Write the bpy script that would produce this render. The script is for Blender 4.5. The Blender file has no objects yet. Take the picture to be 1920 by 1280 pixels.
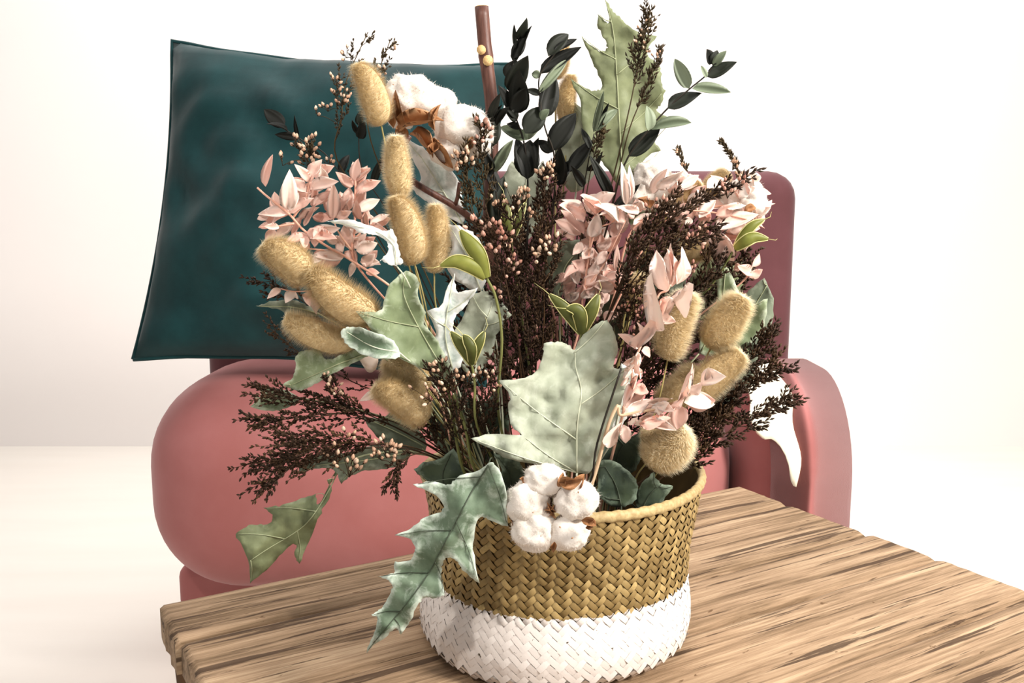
import bpy, bmesh, math, random
import numpy as np
from mathutils import Vector, Matrix, noise
from mathutils.geometry import delaunay_2d_cdt

# ------------------------------------------------------------------ camera, world, lights
SC = bpy.context.scene
COL = SC.collection
CAM = Vector((0.0, -0.8, 0.389)); PITCH = math.radians(8.5); FPX = 1700.0
cd = bpy.data.cameras.new('camera'); cam = bpy.data.objects.new('camera', cd); COL.objects.link(cam)
cam.location = CAM; cam.rotation_euler = (math.pi/2 - PITCH, 0, 0)
cd.sensor_fit = 'HORIZONTAL'; cd.sensor_width = 36; cd.lens = 36*FPX/1920; cd.clip_start = .01
SC.camera = cam
SC.view_settings.view_transform = 'Standard'; SC.view_settings.look = 'None'
SC.view_settings.gamma = 1; SC.view_settings.use_curve_mapping = False
SC.view_settings.exposure = 0.0
w = bpy.data.worlds.new('world'); SC.world = w; w.use_nodes = True
w.node_tree.nodes['Background'].inputs[0].default_value = (1, .975, .955, 1)
w.node_tree.nodes['Background'].inputs[1].default_value = .40

def lamp(name, kind, loc, target, energy, color, **kw):
    d = bpy.data.lights.new(name, kind); o = bpy.data.objects.new(name, d); COL.objects.link(o)
    d.energy = energy; d.color = color
    for k, v in kw.items(): setattr(d, k, v)
    o.location = loc
    o.rotation_euler = (Vector(target) - Vector(loc)).to_track_quat('-Z', 'Y').to_euler()
    return o
lamp('window_light', 'AREA', (1.25, -.75, 1.25), (.08, 0, .15), 60, (1, .95, .88), size=.45)
lamp('ceiling_spot', 'SPOT', (-.42, -1.0, 1.25), (0, 0, .2), 30, (1, .93, .85), spot_size=math.radians(50), spot_blend=.6, shadow_soft_size=.03)
lamp('wall_wash', 'AREA', (0, 1.35, 2.3), (0, 2.2, .5), 80, (1, .985, .96), size=2.4)

# ------------------------------------------------------------------ helpers
R = random.Random(7)
CS, SN = math.cos(PITCH), math.sin(PITCH)
def P(px, py, Y=0.0):
    dx = (px-960)/FPX; dy = (640-py)/FPX
    d = Vector((dx, CS+dy*SN, -SN+dy*CS))
    return CAM + d*((Y-CAM.y)/d.y)
def M1(Y=0.0): return (Y-CAM.y)/FPX*1.02          # metres per pixel at that depth
def crop(ox, oy, k): return lambda x, y: (ox+x/k, oy+y/k)
K1 = 1241/320
c1 = crop(490, 0, K1); c2 = crop(800, 0, K1); c3 = crop(1110, 0, K1)
c4 = crop(490, 300, K1); c5 = crop(800, 300, K1); c6 = crop(1110, 300, K1)
c7 = crop(490, 600, K1); c8 = crop(800, 600, K1); c9 = crop(1110, 600, K1)
def lin(h):
    h = h.lstrip('#'); r = []
    for i in (0, 2, 4):
        v = int(h[i:i+2], 16)/255
        r.append(v/12.92 if v <= .04045 else ((v+.055)/1.055)**2.4)
    return (r[0], r[1], r[2], 1)

def tag(o, label=None, cat=None, group=None, kind=None):
    if label: o['label'] = label
    if cat: o['category'] = cat
    if group: o['group'] = group
    if kind: o['kind'] = kind
    return o
ORIG = {}
def thing(name, label, cat, loc, group=None, rz=0):
    o = bpy.data.objects.new(name, None); COL.objects.link(o)
    o.empty_display_size = .02
    o.location = loc; o.rotation_euler = (0, 0, rz)
    ORIG[o.name] = Matrix.Translation(Vector(loc)) @ Matrix.Rotation(rz, 4, 'Z')
    return tag(o, label, cat, group)
def wmat(p): return ORIG[p.name] if p else Matrix.Identity(4)

class MB:
    def __init__(s): s.v = []; s.f = []; s.m = []; s.mi = 0
    def add(s, vs, fs):
        n = len(s.v); s.v.extend(tuple(v) for v in vs)
        s.f.extend(tuple(i+n for i in f) for f in fs); s.m.extend([s.mi]*len(fs)); return s
    def tube(s, pts, rad, sides=6, cap=True):
        n = len(pts)
        if not hasattr(rad, '__len__'): rad = [rad]*n
        pts = [Vector(p) for p in pts]
        t = (pts[1]-pts[0]).normalized()
        a = t.orthogonal().normalized(); vs = []; fs = []
        for i, p in enumerate(pts):
            t = (pts[min(i+1, n-1)]-pts[max(i-1, 0)])
            t = t.normalized() if t.length > 1e-9 else Vector((0, 0, 1))
            a = (a - t*a.dot(t)); a = a.normalized() if a.length > 1e-9 else t.orthogonal().normalized()
            b = t.cross(a)
            for k in range(sides):
                q = 2*math.pi*k/sides
                vs.append(p + (a*math.cos(q)+b*math.sin(q))*rad[i])
        for i in range(n-1):
            for k in range(sides):
                k2 = (k+1) % sides
                fs.append((i*sides+k, i*sides+k2, (i+1)*sides+k2, (i+1)*sides+k))
        if cap:
            fs.append(tuple(range(sides-1, -1, -1))); fs.append(tuple((n-1)*sides+k for k in range(sides)))
        return s.add(vs, fs)
    def box(s, x0, x1, y0, y1, z0, z1):
        v = [(x, y, z) for z in (z0, z1) for y in (y0, y1) for x in (x0, x1)]
        return s.add(v, [(0, 2, 3, 1), (4, 5, 7, 6), (0, 1, 5, 4), (2, 6, 7, 3), (0, 4, 6, 2), (1, 3, 7, 5)])
    def mesh(s, name, mats, smooth=True):
        me = bpy.data.meshes.new(name); me.from_pydata(s.v, [], s.f)
        for m in (mats if isinstance(mats, (list, tuple)) else [mats]): me.materials.append(m)
        if any(s.m): me.polygons.foreach_set('material_index', s.m)
        if smooth: me.polygons.foreach_set('use_smooth', [True]*len(s.f))
        me.update(); return me
    def obj(s, name, mats, parent=None, world=True, smooth=True):
        if parent and world:                       # vertices given in world space
            inv = wmat(parent).inverted(); s.v = [tuple(inv @ Vector(v)) for v in s.v]
        return inst(name, s.mesh(name, mats, smooth), parent)
def inst(name, me, parent=None, M=None):
    o = bpy.data.objects.new(name, me); COL.objects.link(o); o.parent = parent
    if M is not None: o.matrix_basis = wmat(parent).inverted() @ M
    root = parent
    if parent is not None: ORIG[o.name] = wmat(parent) @ o.matrix_basis
    return o

def spline(pts, per=6):
    pts = [Vector(p) for p in pts]
    if len(pts) < 3:
        return [pts[0].lerp(pts[-1], i/per) for i in range(per+1)]
    out = []
    for i in range(len(pts)-1):
        p0 = pts[i-1] if i else pts[0]*2-pts[1]
        p1, p2 = pts[i], pts[i+1]
        p3 = pts[i+2] if i+2 < len(pts) else pts[-1]*2-pts[-2]
        for k in range(per):
            t = k/per
            out.append(.5*((2*p1)+(p2-p0)*t+(2*p0-5*p1+4*p2-p3)*t*t+(3*p1-p0-3*p2+p3)*t**3))
    out.append(pts[-1]); return out
def lerp(a, b, t): return a+(b-a)*t

# ------------------------------------------------------------------ materials
MATS = {}
class NT:
    def __init__(s, name):
        s.m = bpy.data.materials.new(name); s.m.use_nodes = True; s.t = s.m.node_tree
        s.b = s.t.nodes['Principled BSDF']; MATS[name] = s.m
    def n(s, typ, **kw):
        o = s.t.nodes.new('ShaderNode'+typ)
        for k, v in kw.items():
            if k.startswith('i_'):
                key = k[2:]; key = int(key) if key.isdigit() else key.replace('_', ' ')
                o.inputs[key].default_value = v
            else: setattr(o, k, v)
        return o
    def l(s, a, b): s.t.links.new(a, b); return s
    def ramp(s, stops, fac=None):
        r = s.n('ValToRGB'); e = r.color_ramp.elements
        while len(e) < len(stops): e.new(.5)
        for x, (p, c) in zip(e, stops): x.position = p; x.color = lin(c) if isinstance(c, str) else c
        if fac is not None: s.l(fac, r.inputs[0])
        return r.outputs[0]
    def noise(s, scale, detail=3, rough=.5, vec=None, stretch=None, dist=0):
        x = s.n('TexNoise'); x.inputs['Scale'].default_value = scale; x.inputs['Detail'].default_value = detail
        x.inputs['Roughness'].default_value = rough; x.inputs['Distortion'].default_value = dist
        if vec is None: vec = s.n('TexCoord').outputs['Object']
        if stretch:
            mp = s.n('Mapping'); mp.inputs['Scale'].default_value = stretch; s.l(vec, mp.inputs[0]); vec = mp.outputs[0]
        s.l(vec, x.inputs['Vector']); return x.outputs['Fac']
    def mix(s, a, b, fac, mode='MIX'):
        x = s.n('Mix', data_type='RGBA', blend_type=mode)
        for sock, v in ((x.inputs[0], fac), (x.inputs[6], a), (x.inputs[7], b)):
            if isinstance(v, str): sock.default_value = lin(v)
            elif isinstance(v, (int, float)): sock.default_value = v
            elif isinstance(v, tuple): sock.default_value = v
            else: s.l(v, sock)
        return x.outputs[2]
    def math(s, op, a, b=0.0):
        x = s.n('Math', operation=op)
        for sock, v in ((x.inputs[0], a), (x.inputs[1], b)):
            if isinstance(v, (int, float)): sock.default_value = v
            else: s.l(v, sock)
        return x.outputs[0]
    def fin(s, col, rough=.6, spec=.3, bump=None, bstr=.3, bdist=.001, trans=0, sheen=0):
        if isinstance(col, str): s.b.inputs['Base Color'].default_value = lin(col)
        else: s.l(col, s.b.inputs['Base Color'])
        s.b.inputs['Roughness'].default_value = rough; s.b.inputs['Specular IOR Level'].default_value = spec
        if sheen:
            s.b.inputs['Sheen Weight'].default_value = sheen; s.b.inputs['Sheen Roughness'].default_value = .35
        if bump is not None:
            b = s.n('Bump'); b.inputs['Strength'].default_value = bstr; b.inputs['Distance'].default_value = bdist
            s.l(bump, b.inputs['Height']); s.l(b.outputs[0], s.b.inputs['Normal'])
        if trans:
            t = s.n('BsdfTranslucent')
            if isinstance(col, str): t.inputs[0].default_value = lin(col)
            else: s.l(col, t.inputs[0])
            mx = s.n('MixShader'); mx.inputs[0].default_value = trans
            s.l(s.b.outputs[0], mx.inputs[1]); s.l(t.outputs[0], mx.inputs[2])
            s.l(mx.outputs[0], s.t.nodes['Material Output'].inputs[0])
        return s.m
def rnd(s): return s.n('ObjectInfo').outputs['Random']

def leaf_mat(name, stops, rough=.5, trans=.18, scale=60, nz=.25):
    s = NT(name)
    c = s.ramp(stops, s.math('ADD', s.math('MULTIPLY', rnd(s), 1-nz), s.math('MULTIPLY', s.noise(scale, 3, vec=s.n('NewGeometry').outputs['Position']), nz)))
    return s.fin(c, rough, .3, trans=trans)
PINK = leaf_mat('pink_ruscus_leaf', [(0, '#efbbaa'), (.35, '#f4cfc1'), (.62, '#f9e2d6'), (1, '#fdf6ec')], .55, .2, 70, .45)
PINKSTEM = leaf_mat('pink_ruscus_stem', [(0, '#e2a48f'), (1, '#eec0a8')], .6, 0)
BEIGE = leaf_mat('beige_stem', [(0, '#c8a583'), (1, '#d9bb9a')], .6, 0)
EUCA = leaf_mat('dark_eucalyptus_leaf', [(0, '#0b0c08'), (.5, '#13150e'), (.85, '#1f241a'), (1, '#363e2f')], .6, .05, 50, .3)
EUCP = leaf_mat('pale_eucalyptus_leaf', [(0, '#6c7962'), (1, '#98a38a')], .5, .15)
EUCSTEM = leaf_mat('eucalyptus_stem', [(0, '#1c1712'), (1, '#2c251b')], .6, 0)
HEATH = leaf_mat('brown_heather', [(0, '#22150b'), (.55, '#3a2614'), (1, '#574026')], .7, .03, 90, .5)
HEATHG = leaf_mat('olive_heather', [(0, '#2a2114'), (.6, '#44361f'), (1, '#5c4c2e')], .7, .03, 90, .5)
BUD = leaf_mat('heather_bud', [(0, '#b98e74'), (.5, '#d6b094'), (1, '#f0dcc6')], .5, .12, 200, .3)
BUDP = leaf_mat('pink_heather_bud', [(0, '#a87060'), (.5, '#c79482'), (1, '#e8c4b2')], .5, .12, 200, .3)
BRACT = leaf_mat('cotton_bract', [(0, '#5f3a24'), (.45, '#a3734c'), (1, '#cfa47a')], .6, .08, 90, .8)
POD = leaf_mat('green_pod', [(0, '#5a5f22'), (.6, '#7d8138'), (1, '#99984c')], .5, .1, 120, .7)
PODD = leaf_mat('dark_green_pod', [(0, '#343a17'), (1, '#666a30')], .5, .1, 120, .7)
PODEDGE = leaf_mat('pod_edge', [(0, '#c8c07c'), (1, '#dcd79a')], .5, .1)
GSTEM = leaf_mat('green_stem', [(0, '#55592f'), (1, '#7a7c48')], .6, 0)
TAILSTEM = leaf_mat('tail_stem', [(0, '#8d8350'), (1, '#b3a56d')], .6, 0)

s = NT('bunny_tail_fur'); pos = s.n('NewGeometry').outputs['Position']
TAIL = s.fin(s.ramp([(.15, '#dfcba2'), (.5, '#f0e0bc'), (.85, '#faf0d8')], s.math('ADD', s.math('MULTIPLY', rnd(s), .35), s.math('MULTIPLY', s.noise(220, 3, vec=pos), .75))), .8, .1, trans=.3)
s = NT('bunny_tail_core')
TAILC = s.fin(s.ramp([(.2, '#d6c097'), (.8, '#ecdcb8')], s.noise(300, 3, vec=s.n('NewGeometry').outputs['Position'])), .85, .1)
s = NT('cotton'); COTTON = s.fin(s.ramp([(.3, '#e2d8cd'), (.6, '#efe8e0')], s.noise(90, 4, vec=s.n('NewGeometry').outputs['Position'])), .9, .05, bump=s.noise(420, 4, vec=s.n('NewGeometry').outputs['Position']), bstr=.35, bdist=.001, trans=.12)

def oak_mat(name, base, dark, frost, amount, edge=.6, rough=.55):
    s = NT(name); pos = s.n('NewGeometry').outputs['Position']
    c = s.mix(dark, base, s.ramp([(.35, '#000000'), (.65, '#ffffff')], s.noise(45, 4, .6, pos)))
    e = s.n('Attribute', attribute_name='edge').outputs['Fac']
    f = s.math('ADD', s.math('MULTIPLY', s.noise(70, 6, .68, pos, dist=.6), 1.0), s.math('MULTIPLY', e, edge))
    f = s.ramp([(.62-amount*.3, '#000000'), (.92-amount*.3, '#ffffff')], f)
    c = s.mix(c, frost, f)
    c = s.mix(c, dark, s.math('MULTIPLY', s.ramp([(.66, '#000000'), (.72, '#ffffff')], s.noise(330, 2, .5, pos)), .35))
    return s.fin(c, rough, .3, bump=s.noise(260, 4, .6, pos), bstr=.25, bdist=.0008, trans=.14)
SAGE = oak_mat('sage_oak_leaf', '#b4baa6', '#a0a792', '#cfd4c4', .35, .1)
SAGEG = oak_mat('green_sage_oak_leaf', '#8a9772', '#74825f', '#c9d2bb', .1, .25)
FROST = oak_mat('frosted_oak_leaf', '#7d8f78', '#5c6f58', '#d6e2d4', .3, .32)
PALE = oak_mat('pale_frosted_oak_leaf', '#b9c6be', '#9dada4', '#f3f5f1', .85, .3)
OLIVE = oak_mat('olive_oak_leaf', '#868d68', '#707757', '#a3a886', .0, .1)
GREY = oak_mat('grey_green_oak_leaf', '#7f8874', '#666f5c', '#a9b09e', .1, .2)
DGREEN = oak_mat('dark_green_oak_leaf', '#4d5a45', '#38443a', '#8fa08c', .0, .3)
VEIN = leaf_mat('leaf_vein', [(0, '#c2c7ac'), (1, '#d5d8c2')], .6, 0)
VEING = leaf_mat('green_leaf_vein', [(0, '#9aa07c'), (1, '#aab08e')], .6, 0)
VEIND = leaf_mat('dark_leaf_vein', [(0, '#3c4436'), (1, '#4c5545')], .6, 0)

s = NT('stick_bark'); pos = s.n('NewGeometry').outputs['Position']
BARK = s.fin(s.mix('#3f231c', '#7d5346', s.ramp([(.3, '#000000'), (.75, '#ffffff')], s.noise(1, 5, .6, pos, (260, 260, 40)))), .45, .4, bump=s.noise(1, 4, .6, pos, (600, 600, 80)), bstr=.4, bdist=.0006)
s = NT('cut_wood'); CUT = s.fin(s.ramp([(.3, '#c89b62'), (.7, '#e7c994')], s.noise(700, 3, vec=s.n('NewGeometry').outputs['Position'])), .7)

s = NT('woven_seagrass'); pos = s.n('NewGeometry').outputs['Position']
rr = s.math('FRACT', s.math('ADD', rnd(s), s.n('NewGeometry').outputs['Random Per Island']))
rr = s.math('ADD', s.math('MULTIPLY', rr, .8), s.math('MULTIPLY', s.noise(500, 3, .6, pos), .25))
brn = s.ramp([(.0, '#766039'), (.35, '#8c7448'), (.7, '#a18858'), (.9, '#b59a66'), (1, '#cdb57c')], rr)
hz = s.n('SeparateXYZ'); s.l(pos, hz.inputs[0])
hz = s.math('ADD', hz.outputs[2], s.math('MULTIPLY', s.math('SUBTRACT', s.noise(190, 2, .5, pos), .5), .010))
brn = s.mix('#ece4de', brn, s.math('GREATER_THAN', hz, .0635))
WEAVE = s.fin(brn, .5, .35, bump=s.noise(900, 3, .6, pos), bstr=.25, bdist=.0005)
s = NT('white_painted_seagrass'); pos = s.n('NewGeometry').outputs['Position']
WPAINT = s.fin(s.mix('#ece4de', '#5e5548', s.ramp([(.70, '#000000'), (.73, '#ffffff')], s.noise(260, 3, .55, pos))), .6, .25, bump=s.noise(500, 3, .6, pos), bstr=.2, bdist=.0006)
s = NT('basket_lining'); LINING = s.fin('#4a3a20', .8, .1)
s = NT('basket_white_ground'); WGROUND = s.fin('#e6dfd8', .8, .1)
s = NT('seagrass_rim'); pos = s.n('NewGeometry').outputs['Position']
RIMM = s.fin(s.ramp([(.3, '#a38a5c'), (.7, '#c4ae80')], s.noise(300, 3, .6, pos)), .55, .3)

def wood(name, seed):
    s = NT(name); mp = s.n('Mapping'); mp.inputs['Location'].default_value = (seed*3.1, seed*1.7, 0)
    s.l(s.n('TexCoord').outputs['Object'], mp.inputs[0]); v = mp.outputs[0]
    g = s.noise(1, 9, .74, v, (7, 230, 120), .4)
    g2 = s.noise(1, 4, .55, v, (2.6, 34, 20), .8)
    c = s.ramp([(.34, '#4f3c2b'), (.43, '#776048'), (.53, '#9d8267'), (.66, '#c2a98a')], s.math('ADD', s.math('MULTIPLY', g, .62), s.math('MULTIPLY', g2, .38)))
    cr = s.ramp([(.40, '#ffffff'), (.425, '#000000')], s.noise(1, 6, .62, v, (2.6, 62, 40), .3))
    c2 = s.ramp([(.36, '#ffffff'), (.39, '#000000')], s.noise(1, 6, .6, v, (6, 160, 40), .3))
    cr = s.math('MAXIMUM', cr, c2)
    c = s.mix(c, '#3d2b1d', s.math('MULTIPLY', cr, .85))
    sp = s.ramp([(.70, '#000000'), (.74, '#ffffff')], s.noise(1, 3, .5, v, (45, 130, 60), .6))
    c = s.mix(c, '#54391f', s.math('MULTIPLY', sp, .75))
    h = s.math('SUBTRACT', g, s.math('MULTIPLY', cr, .5))
    return s.fin(c, .72, .2, bump=h, bstr=.6, bdist=.002)
def fabric(name, a, b, rough=.75, sheen=.5, scale=9, bs=.15):
    s = NT(name); pos = s.n('NewGeometry').outputs['Position']
    c = s.mix(a, b, s.ramp([(.35, '#000000'), (.7, '#ffffff')], s.noise(scale, 4, .55, pos)))
    return s.fin(c, rough, .2, bump=s.noise(700, 2, .5, pos), bstr=bs, bdist=.0006, sheen=sheen)
PINKF = fabric('pink_velvet', '#a86764', '#b17270', .8, .25)
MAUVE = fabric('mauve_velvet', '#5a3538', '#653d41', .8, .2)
TEAL = fabric('teal_velvet', '#0a2a2c', '#123a3c', .7, .35, 14)
TEALP = fabric('teal_piping', '#0c3032', '#123d3f', .7, .3)
CREAM = fabric('cream_cloth', '#efe6cf', '#f7f0dc', .85, .1)
s = NT('white_wall'); WALL = s.fin(s.mix('#f6efec', '#faf5f2', s.noise(2, 3)), .85, .1)
s = NT('pale_floor'); FLOOR = s.fin(s.mix('#e9e1d8', '#f1ebe3', s.noise(1, 4, .5, None, (2, 14, 2))), .6, .25)
s = NT('dark_wood'); DARKW = s.fin(s.mix('#4a3423', '#62472f', s.noise(1, 4, .5, None, (30, 30, 4))), .6, .2)

# ------------------------------------------------------------------ setting
FZ = -.42
o = MB().box(-4, 4, -2.5, 2.2, FZ-.05, FZ).obj('floor', FLOOR, smooth=False); tag(o, 'pale floor under the table and sofa', 'floor', kind='structure')
o = MB().box(-4, 4, 2.2, 2.3, FZ, 2.4).obj('wall_back', WALL, smooth=False); tag(o, 'bright white wall behind the sofa', 'wall', kind='structure')

# ------------------------------------------------------------------ sofa
def rbox(x0, x1, y0, y1, z0, z1, r, seg=4, puff=0, n=1):
    bm = bmesh.new(); bmesh.ops.create_cube(bm, size=1)
    for v in bm.verts:
        v.co = Vector((lerp(x0, x1, v.co.x+.5), lerp(y0, y1, v.co.y+.5), lerp(z0, z1, v.co.z+.5)))
    bmesh.ops.bevel(bm, geom=bm.edges[:], offset=r, segments=seg, affect='EDGES', profile=.5)
    mb = MB(); bm.verts.index_update(); mb.add([v.co for v in bm.verts], [[v.index for v in f.verts] for f in bm.faces]); bm.free(); return mb
SX0, SX1 = -.57, .52
sofa = thing('sofa', 'pink velvet sofa with mauve backrest standing behind the wooden table', 'sofa', ((SX0+SX1)/2, .75, FZ))
rbox(SX0, SX1, .66, 1.02, FZ+.12, -.217, .02).obj('sofa_base', PINKF, sofa)
xm = .347
for a, b in ((SX0, xm-.001), (xm+.001, SX1)):
    rbox(a, b, .47, .84, -.215, .135, .145, 12).obj('seat_cushion', PINKF, sofa)
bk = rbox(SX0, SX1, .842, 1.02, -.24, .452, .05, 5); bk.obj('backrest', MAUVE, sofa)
for x in (SX0+.06, SX1-.06):
    for y in (.53, .97):
        MB().tube([(x, y, FZ), (x, y, FZ+.13)], [.012, .02], 10).obj('leg', DARKW, sofa)

def pillow(name, label, center, w, h, t, rot, mat, pipe=None, seed=0, wr=.006):
    th = thing(name, label, 'cushion', center)
    N = 36; mb = MB(); vs = []; fs = []
    def pt(u, v, sd):
        a = (1-abs(u)**2.6); b = (1-abs(v)**2.6)
        z = t/2*(max(a, 0)*max(b, 0))**.45
        k = 1-.07*(1-abs(v)**2)*abs(u)**3; k2 = 1-.07*(1-abs(u)**2)*abs(v)**3
        z *= 1+.0*sd
        z += (noise.noise(Vector((u*2.2+seed, v*2.2, sd)))*wr*2 + noise.noise(Vector((u*6+seed, v*5, sd*3)))*wr)*(a*b)**.3 if a*b > 0 else 0
        k2 *= 1+wr*1.1*noise.noise(Vector((u*2.6+seed, 4.4, 0)))
        return Vector((u*w/2*k, sd*z, v*h/2*k2))
    for sd in (-1, 1):
        n0 = len(vs)
        for i in range(N+1):
            for j in range(N+1):
                vs.append(pt(-1+2*i/N, -1+2*j/N, sd))
        for i in range(N):
            for j in range(N):
                q = (n0+i*(N+1)+j, n0+(i+1)*(N+1)+j, n0+(i+1)*(N+1)+j+1, n0+i*(N+1)+j+1)
                fs.append(q if sd < 0 else q[::-1])
    M = Matrix.Translation(Vector(center)) @ rot
    mb.add([M @ v for v in vs], fs); mb.obj('cover', mat, th)
    ring = [(-1+2*i/20, -1) for i in range(20)]+[(1, -1+2*i/20) for i in range(20)]+[(1-2*i/20, 1) for i in range(20)]+[(-1, 1-2*i/20) for i in range(21)]
    MB().tube([M @ pt(u, v, -1) for u, v in ring], .0035, 6).obj('piping', pipe or mat, th)
    return th
rot = Matrix.Rotation(math.radians(-15), 4, 'X') @ Matrix.Rotation(math.radians(4.2), 4, 'Y')
pillow('velvet_cushion', 'dark teal velvet cushion leaning on the sofa behind the left flowers', (-.285, .60, .384), .53, .50, .17, rot, TEAL, TEALP, 3.3, .013)
vs = []; fs = []; na, nb = 14, 26                                   # cream throw folded over the front edge of the seat
for i in range(na+1):
    for j in range(nb+1):
        u = i/na; x = lerp(.352, .415, u); q = j/nb*(.17+.10*u+.012*math.sin(u*9))
        if q < .04: y, z = .656-q, .1365
        else:
            g = (q-.04)/.1465; y, z = .616-math.sin(g)*.1465, -.010+math.cos(g)*.1465
        vs.append((x+.004*math.sin(q*60), y-.003*abs(noise.noise(Vector((u*7, q*12, 2)))), z+.001))
for i in range(na):
    for j in range(nb):
        k = i*(nb+1)+j; fs.append((k, k+1, k+nb+2, k+nb+1))
thr = MB().add(vs, fs).obj('throw_blanket', CREAM)
so = thr.modifiers.new('thickness', 'SOLIDIFY'); so.thickness = .004; so.offset = -1
tag(thr, 'cream throw blanket folded over the front of the sofa seat', 'blanket')

# ------------------------------------------------------------------ table
BX = .045
TA = math.radians(30)
table = thing('wooden_table', 'weathered brown plank table carrying the flower basket', 'table', (BX, 0, FZ), None, TA)
joints = [.245, .150, .022, -.068, -.18, -.30]
for i in range(len(joints)-1):
    y1, y0 = joints[i]-.0013, joints[i+1]+.0013
    x0, x1 = -.315+R.uniform(-.006, .006), .462+R.uniform(-.005, .005)
    nx, ny = 150, 12; vs = []; fs = []
    for a in range(nx+1):
        for b in range(ny+1):
            x = lerp(x0, x1, a/nx); y = lerp(y0, y1, b/ny)
            z = -.0012+.0011*noise.noise(Vector((x*5, y*70, i*7)))+.0006*noise.noise(Vector((x*16, y*190, i*3)))
            eb = min(b, ny-b); ea = min(a, nx-a)
            if eb == 0: z -= .003; y += .0022*noise.noise(Vector((x*18, i*5.1, b)))
            if ea == 0: z -= .003; x += .004*noise.noise(Vector((y*60, i*9.1, a)))
            vs.append((x, y, z-FZ))
    top = len(vs)
    for a in range(nx):
        for b in range(ny):
            q = a*(ny+1)+b; fs.append((q, q+ny+1, q+ny+2, q+1))
    ringi = [a*(ny+1) for a in range(nx+1)]+[nx*(ny+1)+b for b in range(1, ny+1)]+[a*(ny+1)+ny for a in range(nx-1, -1, -1)]+[b for b in range(ny-1, 0, -1)]
    for q in ringi: vs.append((vs[q][0], vs[q][1], -.034-FZ))
    n = len(ringi)
    for k in range(n): fs.append((ringi[(k+1) % n], ringi[k], top+k, top+(k+1) % n))
    fs.append(tuple(top+k for k in range(n-1, -1, -1)))
    MB().add(vs, fs).obj('plank', wood('weathered_wood_%d' % i, i+1), table, world=False)
for x in (-.2, .36):
    MB().box(x-.03, x+.03, -.26, .21, -.075-FZ, -.0345-FZ).obj('cross_rail', wood('rail_wood_%d' % int(x*10), 9), table, world=False, smooth=False)
    for y in (-.23, .18):
        MB().box(x-.025, x+.025, y-.025, y+.025, 0, -.0755-FZ).obj('leg', MATS['weathered_wood_1'], table, world=False, smooth=False)

# ------------------------------------------------------------------ basket
HB = .152; ZB = .064
def prof(z):
    ks = [(0, .109), (.004, .116), (.010, .1205), (.025, .1225), (.04, .1215), (.064, .117), (.09, .117), (.12, .121), (.152, .1265)]
    for (a, ra), (b, rb) in zip(ks, ks[1:]):
        if z <= b: return lerp(ra, rb, (z-a)/(b-a))
    return ks[-1][1]
def bsurf(th, z):
    k = max(0, 1-z/.12)
    n = 2+.55*k
    c, s_ = math.cos(th-.35), math.sin(th-.35)
    sup = (abs(c)**n+abs(s_)**n)**(-1/n)
    r = prof(z)*lerp(1, sup, .5)*(1+.006*math.sin(3*th+1))
    return Vector((BX-.009*k+r*math.cos(th), r*math.sin(th), z+.002*math.sin(2*th+.5)*(z/HB)))
def bframe(th, z):
    e = 1e-3; p = bsurf(th, z)
    a = (bsurf(th+e, z)-bsurf(th-e, z)).normalized()
    zz = max(z, e); b = (bsurf(th, zz+e)-bsurf(th, zz-e)).normalized()
    n = a.cross(b).normalized(); return p, a, n.cross(a), n
basket = thing('woven_basket', 'round woven seagrass basket with white painted lower half on the table', 'basket', (BX, 0, 0))
NT_, NZ_ = 96, 20
def shell(z0, z1, off, flip=False, nz=NZ_):
    vs = []; fs = []
    for j in range(nz+1):
        for i in range(NT_):
            p, a, b, n = bframe(2*math.pi*i/NT_, lerp(z0, z1, j/nz)); vs.append(p-n*off)
    for j in range(nz):
        for i in range(NT_):
            i2 = (i+1) % NT_; q = (j*NT_+i, j*NT_+i2, (j+1)*NT_+i2, (j+1)*NT_+i); fs.append(q[::-1] if flip else q)
    return vs, fs
m = MB(); vs, fs = shell(ZB-.004, HB-.002, .0016); m.add(vs, fs); vs, fs = shell(ZB-.004, HB-.002, .0036, True); m.add(vs, fs)
m.obj('basket_wall', LINING, basket)
m = MB(); vs, fs = shell(  .0015, ZB-.004, .0014); fs.append(tuple(range(NT_-1, -1, -1))); m.add(vs, fs)
vs, fs = shell(.006, ZB-.004, .0036, True); fs.append(tuple(range(NT_))); m.add(vs, fs)
m.obj('basket_base', WGROUND, basket)
NC = 208; RB = .12; pc = 2*math.pi*RB/NC; cc = pc*math.sqrt(2)
def strip_template(hh, wk=.95):
    vs = []; fs = []; nx, ny = 6, 2
    L, W = 2*cc*1.06, cc*wk
    for i in range(nx+1):
        for j in range(ny+1):
            u = -1+2*i/nx; v = -1+2*j/ny
            vs.append((u*L/2, v*W/2*(1-.06*u*u), hh*(1-1.5*abs(u)**2.2)-hh*.45*v*v))
    for i in range(nx):
        for j in range(ny):
            q = i*(ny+1)+j; fs.append((q, q+ny+1, q+ny+2, q+1))
    e = [i*(ny+1) for i in range(nx+1)]; t = [i*(ny+1)+ny for i in range(nx+1)]
    return vs, fs
TV, TF = strip_template(.0011); TVW, _ = strip_template(.00022, 1.04)
mb = MB().add(TV, TF); sm = mb.mesh('weave_strip', WEAVE)
camdir = None; pieces = []
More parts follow.
